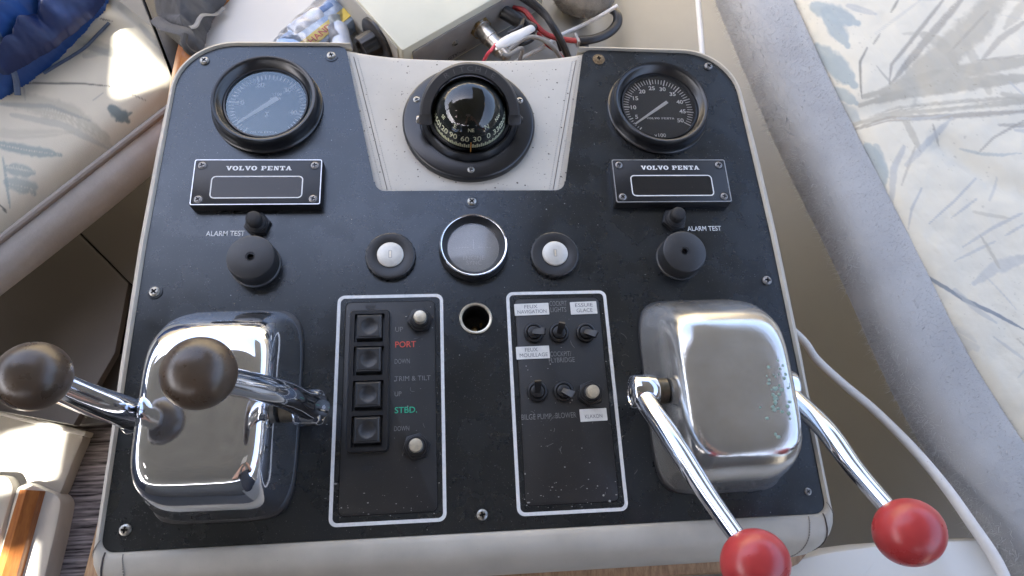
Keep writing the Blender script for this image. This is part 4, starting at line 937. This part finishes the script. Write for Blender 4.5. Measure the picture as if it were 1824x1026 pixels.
def cable(name, label, pts, r, m, n=10, flat=1.):
    P = spline([at(a, b, z) for a, b, z in pts], 10); mb = MB(); mb.tube(P, r, n, flat=flat); o = mb.build(name, m, loc=P[0]); tag(o, label, 'cable'); return o
cable('power_cable', 'thick black cable arching down from the box to the cream pad', [(905, -30, -.03), (940, -4, -.02), (968, 22, -.025), (988, 52, -.03), (1003, 80, -.045), (1018, 118, -.07)], .0042, M_cabb)
cable('power_cable', 'thinner black cable beside the thick one, above the box corner', [(900, -20, -.05), (935, 2, -.05), (962, 22, -.055), (985, 48, -.06), (1000, 90, -.08)], .0028, M_cabb)
cable('red_cable', 'dark red cable running from the box towards the taped bundle', [(915, 14, -.06), (935, 20, -.055), (955, 45, -.058), (975, 62, -.062), (1003, 70, -.065), (1032, 73, -.065)], .0032, M_cabr)
cable('red_cable', 'thin red wire passing under the black cable near the pad edge', [(958, 58, -.075), (975, 80, -.078), (992, 92, -.08), (1010, 112, -.085)], .0022, M_cabr)
cable('pink_wire', 'bright pink red wire at the round connector', [(884, 78, -.02), (876, 88, -.02), (868, 97, -.03), (860, 112, -.05)], .0019, M_cabp)
cable('white_cable', 'pale thin cable running diagonally across the cream dash', [(1100, 10, -.060), (1070, 28, -.075), (1035, 46, -.088), (1000, 62, -.085), (970, 82, -.083), (940, 98, -.085), (905, 118, -.09)], .0024, M_cabw)
cable('grey_cable', 'grey cable curving over the pale cable beside the pad', [(905, 92, -.06), (925, 74, -.055), (945, 66, -.052), (965, 70, -.055), (985, 84, -.06), (1000, 105, -.075)], .0027, M_cabg)
cable('grey_cable', 'grey cable end behind the round connector', [(893, 96, -.03), (905, 98, -.035), (930, 86, -.05), (925, 110, -.07)], .0024, M_cabg)
o = cable('taped_loom', 'black taped cable loom looping below the tan fleece', [(1028, 72, -.075), (1055, 70, -.075), (1082, 60, -.078), (1098, 44, -.08), (1100, 28, -.08), (1090, 18, -.082), (1070, 14, -.085)], .0062, M_cabb, 12, .6)
cable('taped_loom', 'short black taped cable stub going down behind the panel', [(1036, 70, -.078), (1041, 84, -.08), (1044, 110, -.09)], .0060, M_cabb, 12, .6)
mb = MB(); M = TM(at(1027, 71, -.066), rz=.3); mb.box((0, 0, 0), (.0035, .014, .010), M=M, ch=.001); o = mb.build('cable_tie', M_cabg, loc=at(1027, 71, -.08)); tag(o, 'small grey cable tie round the taped loom', 'cable tie')
# white joiner
mb = MB(); P = [at(884, 84, -.018), at(898, 76, -.016), at(918, 66, -.018), at(948, 50, -.03)]; mb.tube(spline(P, 6), [.0036, .0060, .0064, .0046], 14, flat=.7); o = mb.build('wire_joiner', M_cabw, loc=P[0]); tag(o, 'white plastic wire joiner lying over the round connector', 'wire joiner')
cable('black_wire', 'tangle of thin black wire under the white joiner', [(905, 60, -.05), (925, 50, -.045), (932, 36, -.05), (940, 48, -.055), (950, 66, -.065), (930, 78, -.06), (915, 70, -.06)], .0030, M_cabb)
cable('wall_cable', 'white cable hanging down the side wall behind the right tachometer', [(1240, -40, -.085), (1244, 10, -.085), (1248, 60, -.085), (1252, 120, -.085)], .0036, M_cabw)

# tan fleece bundle at the top
FC = at(1040, -12, -.075); fl = MB()
def flf(u, v):
    a = 2 * PI * u; b = PI * v; r = 1 + .10 * (float(fbm(u * 12, v * 9, 4)) - .5); d = (math.sin(b) * math.cos(a), math.sin(b) * math.sin(a), math.cos(b)); return (FC.x + .040 * r * d[0], FC.y + .033 * r * d[1], FC.z + .024 * r * d[2])
fl.grid(flf, 60, 30); ft = thing('fleece_bundle', 'tan fleece roller cover lying at the back of the dash', 'fleece', (FC.x, FC.y, ZD)); fb = fl.build('core', M_tan, ft, smooth=80)
def hairs(name, pts, nrm, ln, wd, m, parent, droop=.3, seed=0):
    r = np.random.default_rng(seed); n = len(pts); d = nrm + r.normal(0, .55, (n, 3)); d /= np.linalg.norm(d, axis=1)[:, None]; L = ln * r.uniform(.4, 1.3, n)[:, None]
    s = np.cross(d, r.normal(0, 1, (n, 3))); s /= np.linalg.norm(s, axis=1)[:, None] + 1e-9
    c = r.normal(0, .45, (n, 3)); m1 = pts + d * L * .5; m2 = pts + d * L + c * L * .6
    V = np.stack([pts - s * wd, pts + s * wd, m1 + s * wd * .8, m1 - s * wd * .8, m2], 1).reshape(-1, 3)
    F = []; 
    for i in range(n): F.append((5 * i, 5 * i + 1, 5 * i + 2, 5 * i + 3)); F.append((5 * i + 3, 5 * i + 2, 5 * i + 4))
    mb = MB(); mb.v = V.tolist(); mb.f = F; mb.mi = [0] * len(F); return mb.build(name, m, parent, smooth=0, kind='stuff')
r_ = np.random.default_rng(5); q = r_.normal(0, 1, (5000, 3)); q /= np.linalg.norm(q, axis=1)[:, None]
hairs('pile', np.array(FC) + q * np.array([.0395, .0325, .0235]), q, .0035, .00022, M_tan, ft, seed=3)

# plastic bag with packets
pb_ = thing('wipes_packet', 'white and blue packet with a yellow strip and red lettering in the clear bag', 'packet', tuple(at(570, 60, ZD)))
PM = lambda a, b, z: (lambda o_, x_: basis(o_, x_, Vector((0, 0, 1)).cross(x_), Vector((0, 0, 1))))(at(*a, z), (at(*b, z) - at(*a, z)).normalized())
M1 = PM((528, 84), (598, 28), -.075)
mb = MB(); mb.prism(rrect(.098, .046, .008, 4, .036, .004), -.02, 0, .006, M=M1); bd = mb.build('body', mat('packet_pale_blue', (.50, .60, .72), .35, var=.6, vs=45, var2=(.16, .29, .55)), pb_)
mb = MB(); mb.prism(rrect(.088, .0150, .001, 2, .036, -.006), 0, .0008, M=M1); ys = mb.build('yellow_strip', mat('yellow_print', (.72, .55, .10), .4), bd)
mb = MB(); mb.text('HAND Y', M1 @ TM((.038, -.0105, .0010)), .0120, bold=.02); mb.build('strip_lettering', M_redp, ys)
bt = thing('small_bottles', 'white bottle with blue cap lying in the clear bag', 'bottle', tuple(at(590, 20, ZD)))
def bottle(p0, p1, z, r, m1, m2, lab):
    t = thing('small_bottle', lab, 'bottle', tuple(at(*p0, ZD)), 'small bottles in the clear bag'); a, b = at(*p0, z), at(*p1, z); L = (b - a).length; x = (b - a).normalized(); M = basis(a, Vector((0, 0, 1)).cross(x), Vector((0, 0, 1)), x)
    mb = MB(); mb.lathe([(.0005, 0), (r * .9, .001), (r, .004), (r, L * .70), (r * .7, L * .74)], n=24, M=M); mb.build('body', m1, t)
    mb = MB(); mb.lathe([(r * .72, L * .74), (r * .72, L), (r * .6, L * 1.01)], n=24, M=M, cap1=True); mb.build('cap', m2, t)
bpy.data.objects.remove(bt)
M_bw = mat('bottle_white', (.70, .73, .78), .35, var=.2, vs=60, var2=(.45, .55, .70)); M_bc = mat('bottle_blue', (.10, .22, .50), .35)
bottle((520, 62), (592, 14), -.082, .0115, M_bw, M_bc, 'white bottle with blue cap behind the yellow stripped packet')
bottle((612, 92), (596, 34), -.080, .0125, M_bw, mat('bottle_pale', (.6, .66, .66), .4), 'pale bottle in the clear bag beside the black knob flange')
fm, _ = cloth('f', [(476, 92), (500, 62), (548, 22), (585, -16), (625, -30), (632, 10), (628, 60), (648, 108), (560, 116)], -.094, .030, [(50, 120, .004), (100, 75, .003)], M_film, 31, 80, noise_a=.006)
o = fm.build('plastic_bag', M_film, loc=at(560, 50, ZD), smooth=80); tag(o, 'clear crinkled plastic bag over small packets on the white dash', 'plastic bag')

# ------------------------------------------------------------------ right side: fleece covered coaming, cushion, cables, ledge
fs = thing('fleece_coaming', 'long grey fleece covered roll beside the right cushion', 'fleece roll', tuple(at(1560, 500, -.11)))
cl = spline([at(1300, -95, -.07), at(1342, 10, -.07), at(1442, 235, -.07), at(1552, 452, -.07), at(1640, 640, -.07), at(1724, 790, -.07), at(1806, 915, -.07), at(1930, 1090, -.07), at(2075, 1290, -.07), at(2220, 1480, -.07)], 14)
m = len(cl); rings = []; n = 40
for i, p in enumerate(cl):
    t = (cl[min(i + 1, m - 1)] - cl[max(i - 1, 0)]).normalized(); s = Vector((-t.y, t.x, 0)).normalized()
    if s.x < 0: s = -s
    f = i / m; w = .0440 - .001 * f; ring = []
    for k in range(n):
        a = 2 * PI * k / n; wob = 1 + .035 * (float(fbm(i * .22, k * .25, 2)) - .5)
        ring.append(p + s * w * wob * math.copysign(abs(math.cos(a)) ** .75, math.cos(a)) + Vector((0, 0, (.036 if math.sin(a) > 0 else .022) * wob * math.copysign(abs(math.sin(a)) ** .8, math.sin(a)))))
    rings.append(ring)
mb = MB(); mb.loft(rings, True, True); fr_ = mb.build('roll', M_fur, fs, smooth=80)
me = fr_.data; me.calc_loop_triangles(); tv = np.array([[np.array(me.vertices[i].co) for i in t.vertices] for t in me.loop_triangles]) + np.array(fs.location)
nm = np.cross(tv[:, 1] - tv[:, 0], tv[:, 2] - tv[:, 0]); ar = np.linalg.norm(nm, axis=1); nm /= ar[:, None] + 1e-12
ctr = tv.mean(1); out_ = np.array([ctr[i] - np.array(cl[int(np.argmin(((np.array(cl) - ctr[i]) ** 2).sum(1)))]) for i in range(len(ctr))]); sgn = np.sign((nm * out_).sum(1)); nm *= sgn[:, None]
wgt = ar * (nm[:, 2] > -.5); pk = r_.choice(len(tv), 42000, p=wgt / wgt.sum()); pk0 = pk; bc = r_.dirichlet((1, 1, 1), 42000); pts = (tv[pk] * bc[:, :, None]).sum(1)
hairs('pile', pts, nm[pk0], .0026, .00013, M_fur, fs, seed=9)
we = ar * np.clip(-nm[:, 0] - .62, 0, 1) * (nm[:, 2] > -.4); pe = r_.choice(len(tv), 6000, p=we / we.sum()); be = r_.dirichlet((1, 1, 1), 6000); cl_ = fbm(tv[pe][:, 0, 1] * 60, tv[pe][:, 0, 0] * 60, 6) > .30
hairs('fringe', (tv[pe] * be[:, :, None]).sum(1)[cl_], nm[pe][cl_], .0085, .00020, mat('pale_fleece_fibre', (.48, .48, .465), .95, spec=.1), fs, seed=10)

rc = thing('seat_cushion', 'cream cushion with grey brush stroke print, far right', 'cushion', tuple(at(1720, 300, -.1)), 'cream cushions printed with brush strokes')
ed = spline([at(1372, -110, -.035), at(1420, 0, -.035), at(1524, 230, -.035), at(1642, 480, -.035), at(1738, 660, -.035), at(1840, 825, -.035), at(2000, 1060, -.035), at(2150, 1270, -.035)], 40)
ed = spline(ed, 3); NU = len(ed) - 1; NV = 480; WD = .80
EA = np.array(ed); TA = np.gradient(EA, axis=0); TA /= np.linalg.norm(TA, axis=1)[:, None]; SA = np.c_[-TA[:, 1], TA[:, 0]]; SA *= np.sign(SA[:, :1])
va = (np.arange(NV + 1) / NV) ** 1.45 * WD
V = np.stack([EA[None, :, 0] + SA[None, :, 0] * va[:, None] - .006, EA[None, :, 1] + SA[None, :, 1] * va[:, None], np.repeat(va[:, None], NU + 1, 1)], -1).reshape(-1, 3)
V = np.array(V); VX, VY, vv = V.T; pz = np.full(len(V), -.03); px, py = topx(np.c_[VX, VY, pz])
def seg(px, py, a, b):
    ab = np.array(b, float) - a; t = np.clip(((px - a[0]) * ab[0] + (py - a[1]) * ab[1]) / (ab @ ab), 0, 1); return np.hypot(px - a[0] - t * ab[0], py - a[1] - t * ab[1])
fold = np.minimum.reduce([seg(px, py, (1672, 262), (1760, 330)), seg(px, py, (1760, 330), (1860, 372)), seg(px, py, (1860, 372), (2000, 420))])
fold2 = np.minimum(seg(px, py, (1650, 600), (1760, 720)), seg(px, py, (1760, 720), (1850, 800)))
fold3 = np.minimum(seg(px, py, (1610, 130), (1640, 190)), seg(px, py, (1540, 200), (1640, 195)))
VZ = -.035 - .05 * np.exp(-vv / .006) + .022 * (1 - np.exp(-vv / .08)) - .011 * np.exp(-(fold / 20) ** 2) - .006 * np.exp(-(fold2 / 26) ** 2) - .004 * np.exp(-(fold3 / 18) ** 2) + .012 * (fbm(VX * 13, VY * 13, 8) - .5) + .004 * np.abs(fbm(VX * 30 + VY * 12, VY * 9, 18) - .45) + .002 * (fbm(VX * 60, VY * 60, 9) - .5)
mb = MB(); mb.v = np.c_[VX, VY, VZ].tolist(); mb.f = [(j * (NU + 1) + i, j * (NU + 1) + i + 1, (j + 1) * (NU + 1) + i + 1, (j + 1) * (NU + 1) + i) for j in range(NV) for i in range(NU)]; mb.mi = [0] * len(mb.f)
o = mb.build('cover', M_cushion, rc, smooth=80)
px, py = topx(np.c_[VX, VY, VZ])
BL = (.35, .395, .395); TN = (.42, .395, .325); TD = (.31, .29, .25); LG = (.44, .445, .425)
ST = [([(1450, 12), (1500, 30), (1528, 42)], 36, BL, .9, .55), ([(1470, 20), (1510, 82)], 32, BL, .9, .55), ([(1455, 88), (1490, 118), (1522, 152)], 44, BL, .95, .52), ([(1470, 105), (1518, 148)], 28, BL, .9, .5), ([(1485, 160), (1526, 184)], 24, BL, .85, .45), ([(1500, 190), (1530, 215)], 26, BL, .6, .6),
      ([(1510, 10), (1560, 25)], 14, LG, .7, .7), ([(1600, 0), (1587, 22)], 5, DK, .55, .3), ([(1545, 85), (1532, 110), (1533, 150), (1535, 175)], 4.5, DK, .6, .35), ([(1556, 78), (1568, 60)], 4, DK, .45, .5),
      ([(1780, -10), (1740, 45), (1680, 100), (1600, 150)], 62, TN, .85, .45), ([(1712, 0), (1660, 60), (1612, 118), (1586, 150)], 16, TD, .75, .55), ([(1680, 0), (1625, 70), (1588, 115), (1584, 148)], 8, TD, .75, .5), ([(1824, 40), (1780, 70), (1745, 112)], 12, TD, .6, .6), ([(1830, 0), (1790, 50)], 22, TN, .6, .6),
      ([(1830, 108), (1750, 120), (1660, 140), (1540, 172)], 30, TN, .9, .5), ([(1830, 138), (1720, 150), (1600, 168), (1532, 188)], 26, TN, .9, .5), ([(1830, 178), (1700, 188), (1600, 198), (1520, 222)], 22, TN, .85, .6), ([(1830, 198), (1690, 208), (1580, 212), (1506, 236)], 12, TD, .75, .6), ([(1830, 98), (1740, 108)], 5, TD, .5, .6),
      ([(1608, 205), (1625, 240), (1640, 270)], 14, TN, .7, .6), ([(1662, 222), (1672, 260)], 5, TD, .6, .5), ([(1824, 215), (1770, 245), (1740, 275)], 5, TD, .65, .4), ([(1545, 262), (1562, 290), (1574, 338)], 32, BL, .9, .55), ([(1560, 260), (1580, 315)], 18, BL, .7, .6),
      ([(1610, 262), (1592, 300), (1588, 370)], 14, LG, .8, .6), ([(1630, 262), (1606, 330)], 5, TD, .5, .5), ([(1642, 335), (1624, 372), (1618, 408)], 5, LG, .9, .3), ([(1738, 318), (1700, 358), (1655, 398)], 5, LG, .9, .35), ([(1740, 354), (1695, 388)], 5, LG, .8, .4), ([(1820, 380), (1770, 405), (1715, 440)], 7, LG, .8, .5), ([(1824, 400), (1790, 420)], 6, LG, .7, .5), ([(1772, 430), (1700, 465)], 6, LG, .7, .5),
      ([(1824, 460), (1770, 478), (1735, 505)], 26, LG, .7, .65), ([(1640, 486), (1680, 510), (1720, 535), (1765, 555), (1830, 590)], 8, (.20, .23, .26), .9, .3), ([(1700, 515), (1740, 552), (1775, 575)], 10, LG, .6, .6), ([(1690, 590), (1740, 620)], 40, LG, .4, .7), ([(1560, 60), (1600, 30), (1640, 0)], 6, LG, .4, .6), ([(1760, 20), (1690, 95)], 6, TD, .5, .5), ([(1824, 640), (1770, 600)], 6, LG, .6, .5), ([(1610, 420), (1560, 300)], 6, LG, .4, .6)]
rs = np.random.default_rng(3)
for k in range(46):
    x0, y0 = rs.uniform(1480, 1824), rs.uniform(-20, 860); 
    if x0 < 1430 + y0 * .5 + 30: continue
    an = R_(rs.choice([-42, -8, 62, 118], p=[.4, .3, .15, .15]) + rs.normal(0, 9)); L_ = rs.uniform(35, 130); cv = rs.normal(0, .25)
    P_ = [(x0 + math.cos(an + cv * q) * L_ * q, y0 - math.sin(an + cv * q) * L_ * q) for q in (0, .35, .7, 1)]
    ST.append((P_, rs.uniform(2.5, 9) if rs.random() < .8 else rs.uniform(12, 26), [LG, TN, TD, BL][rs.choice(4, p=[.4, .35, .1, .15])], rs.uniform(.35, .75), rs.uniform(.5, .75)))
col = paint(px, py, (.66, .625, .52), ST, 12)
sp = (vnoise(px / 3.2, py / 3.2, 77) > .93) & (fbm(px / 60, py / 60, 78) > .52); col[sp] *= .8
set_print(o, col)
cable('mains_cable', 'thick white cable snaking from the console past the red knob', [(1270, 500, -.10), (1350, 540, -.09), (1425, 600, -.085), (1455, 640, -.085), (1500, 682, -.083), (1555, 728, -.080), (1620, 792, -.066), (1680, 862, -.048), (1730, 932, -.036), (1775, 1000, -.030), (1815, 1090, -.028)], [.0036, .0042, .0048, .0054], M_cabw, 14)
lg = thing('side_ledge', 'cream moulded ledge below the red knob, bottom right', 'ledge', tuple(at(1600, 1000, -.1)))
mb = MB(); slab(mb, [(1395, 1003), (1470, 984), (1558, 972), (1700, 962), (1800, 960), (2300, 1010), (2300, 1400), (1250, 1400)], -.072, .05, .008, .004); mb.build('ledge_top', M_gelw, lg)

# ------------------------------------------------------------------ the photographer, seen only as a reflection in the chrome
def skinned(name, joints, edges, m, parent, sub=2, root=0):
    me = bpy.data.meshes.new(name); b0 = Vector(parent.location); me.from_pydata([tuple(Vector(p) - b0) for p, r in joints], edges, []); me.materials.append(m)
    o = bpy.data.objects.new(name, me); COL.objects.link(o); o.parent = parent
    md = o.modifiers.new('Skin', 'SKIN'); md.use_smooth_shade = True
    sv = me.skin_vertices[0].data
    for i, (p, r) in enumerate(joints):
        sv[i].radius = r if hasattr(r, '__len__') else (r, r); sv[i].use_root = (i == root)
    o.modifiers.new('Subdivision', 'SUBSURF').levels = sub; o.modifiers['Subdivision'].render_levels = sub
    return o
pr_ = thing('person', 'person in a dark navy shirt holding up a phone, reflected in the chrome control', 'person', (.06, -.62, -.67))
px0 = .06; T_ = [((px0, -.62, .02), (.15, .11)), ((px0, -.61, .22), (.14, .10)), ((px0, -.58, .42), (.17, .11)), ((px0, -.56, .52), (.12, .08)), ((px0, -.53, .60), .05),
      ((px0 + .18, -.55, .50), .06), ((px0 - .18, -.55, .50), .06), ((px0 + .23, -.49, .30), .052), ((px0 - .23, -.49, .30), .052), ((px0 + .10, -.62, -.05), .09), ((px0 - .10, -.62, -.05), .09), ((px0 + .11, -.61, -.36), .07), ((px0 - .11, -.61, -.36), .07)]
skinned('clothing', T_, [(0, 1), (1, 2), (2, 3), (3, 4), (3, 5), (3, 6), (5, 7), (6, 8), (0, 9), (0, 10), (9, 11), (10, 12)], mat('navy_shirt', (.012, .014, .022), .8), pr_)
M_skin = mat('skin', (.50, .29, .21), .5)
skinned('head', [((px0, -.535, .57), .05), ((px0, -.52, .66), .055), ((px0, -.495, .74), (.072, .085)), ((px0, -.495, .82), (.070, .082)), ((px0, -.495, .87), .05)], [(0, 1), (1, 2), (2, 3), (3, 4)], M_skin, pr_)
for s_ in (1, -1):
    e_ = Vector((px0 + s_ * .23, -.49, .30)); h_ = Vector((CC.x + s_ * .095, CC.y - .085, CC.z + .02)); J = [(e_, .042), (e_.lerp(h_, .5), .036), (e_.lerp(h_, .88), .026), (h_, (.030, .018))]; E_ = [(0, 1), (1, 2), (2, 3)]
    for k in range(4):
        b_ = h_ + Vector((-s_ * .012, .006, -.028 + .019 * k)); J += [(b_, .009), (b_ + Vector((-s_ * .026, .014, .002)), .0085), (b_ + Vector((-s_ * .040, .004, .003)), .0075)]; q = len(J); E_ += [(3, q - 3), (q - 3, q - 2), (q - 2, q - 1)]
    J += [(h_ + Vector((-s_ * .012, -.012, .035)), .010), (h_ + Vector((-s_ * .034, -.014, .038)), .008)]; q = len(J); E_ += [(3, q - 2), (q - 2, q - 1)]
    skinned('arm', J, E_, M_skin, pr_)
for k in range(2): 
    x = px0 + (.11 if k else -.11); skinned('lower_leg', [((x, -.61, -.34), .06), ((x, -.61, -.50), .05), ((x, -.61, -.64), .036), ((x, -.52, -.655), .03)], [(0, 1), (1, 2), (2, 3)], M_skin, pr_)
mb = MB(); mb.sphere((px0, -.515, .83), .088, 24, 14, (.95, 1.0, .95)); mb.build('hair', mat('dark_hair', (.02, .015, .012), .6), pr_)
VD = -CR.transposed().col[2] if False else Vector((-CR[2][0], -CR[2][1], -CR[2][2]))
PXv = Vector(CR[0]); PYv = Vector(CR[1])
ph = thing('phone', 'white phone held up over the console, seen only as a reflection', 'phone', tuple(CC - VD * .016))
mb = MB(); mb.prism(rrect(.155, .074, .009, 4), -.004, .004, .002, M=basis(CC - VD * .018 - PXv * .05, PXv, PYv, -VD)); mb.build('body', mat('phone_white', (.6, .62, .66), .2), ph)

# green corrosion crumbs on the pitted right cover
hs = [o for o in bpy.data.objects if o.name.startswith('housing') and o.parent and o.parent.name == 'right_engine_control'][0]
hv = np.array([v.co for v in hs.data.vertices]) + np.array(hs.parent.location); hx, hy = topx(hv); mb = MB(); r_ = np.random.default_rng(44)
top_ = hv[:, 2] > .06
for k in range(46):
    qx, qy = r_.normal(1386, 10), r_.normal(698, 22); cand = np.argsort((hx - qx) ** 2 + (hy - qy) ** 2 + (~top_) * 1e6)[:4]; p = hv[cand].mean(0); rr_ = r_.uniform(.0006, .0020)
    mb.sphere((p[0] + r_.normal(0, .0012), p[1] + r_.normal(0, .0015), p[2] + .0002), rr_, 7, 5, (r_.uniform(.7, 1.3), r_.uniform(.7, 1.3), .35))
mb.build('corrosion', M_verd, hs.parent, kind='stuff')

# dust, crumbs and lint lying on the panel
r_ = np.random.default_rng(71); mb = MB(); lint = MB()
def on_panel(x, y): return not (abs(abs(x) - .2065) < .062 and -.228 < y < -.04) and not (abs(x) < .125 and y > .07) and all(math.hypot(x - a, y - b) > c for a, b, c in ((-.199, .1665, .055), (.1985, .1665, .055), (0, .0105, .034), (-.0768, .0035, .025), (.0765, .0025, .025), (-.1975, -.002, .024), (.1975, -.0025, .024))) and not (abs(abs(x) - .199) < .062 and abs(y - .0775) < .027)
n = 0
while n < 170:
    if r_.random() < .45: x, y = (r_.choice([-.0765, .0757]) + r_.uniform(-.043, .043), r_.choice([-.225 + abs(r_.normal(0, .012)), r_.uniform(-.225, -.04)])); z = .0014
    else: x, y = r_.uniform(-.285, .285), r_.uniform(-.232, .235); z = .0002
    if not on_panel(x, y): continue
    q = r_.uniform(.0002, .0005) * (2.0 if r_.random() < .06 else 1); mb.sphere((x, y, z + q * .2), q, 6, 4, (r_.uniform(.6, 2.0), r_.uniform(.6, 1.4), .5)); n += 1
for k in range(34):
    x, y = r_.choice([-.0765, .0757, .135], p=[.3, .4, .3]) + r_.uniform(-.035, .035) * .9, r_.uniform(-.22, -.05)
    if not on_panel(x, y): continue
    a = r_.uniform(0, 6.3); c_ = r_.uniform(-500, 500); P = []; L = r_.uniform(.003, .008)
    p = np.array([x, y]); 
    for i in range(9): P.append((p[0], p[1], .0018)); p = p + np.array([math.cos(a), math.sin(a)]) * L / 8; a += c_ * L / 8
    lint.tube(P, .00011, 4)
M_dustw = mat('pale_dust', (.30, .295, .28), .9)
mb.build('dust_crumbs', M_dustw, console, kind='stuff'); lint.build('lint', mat('grey_lint', (.22, .22, .21), .9), console, kind='stuff')
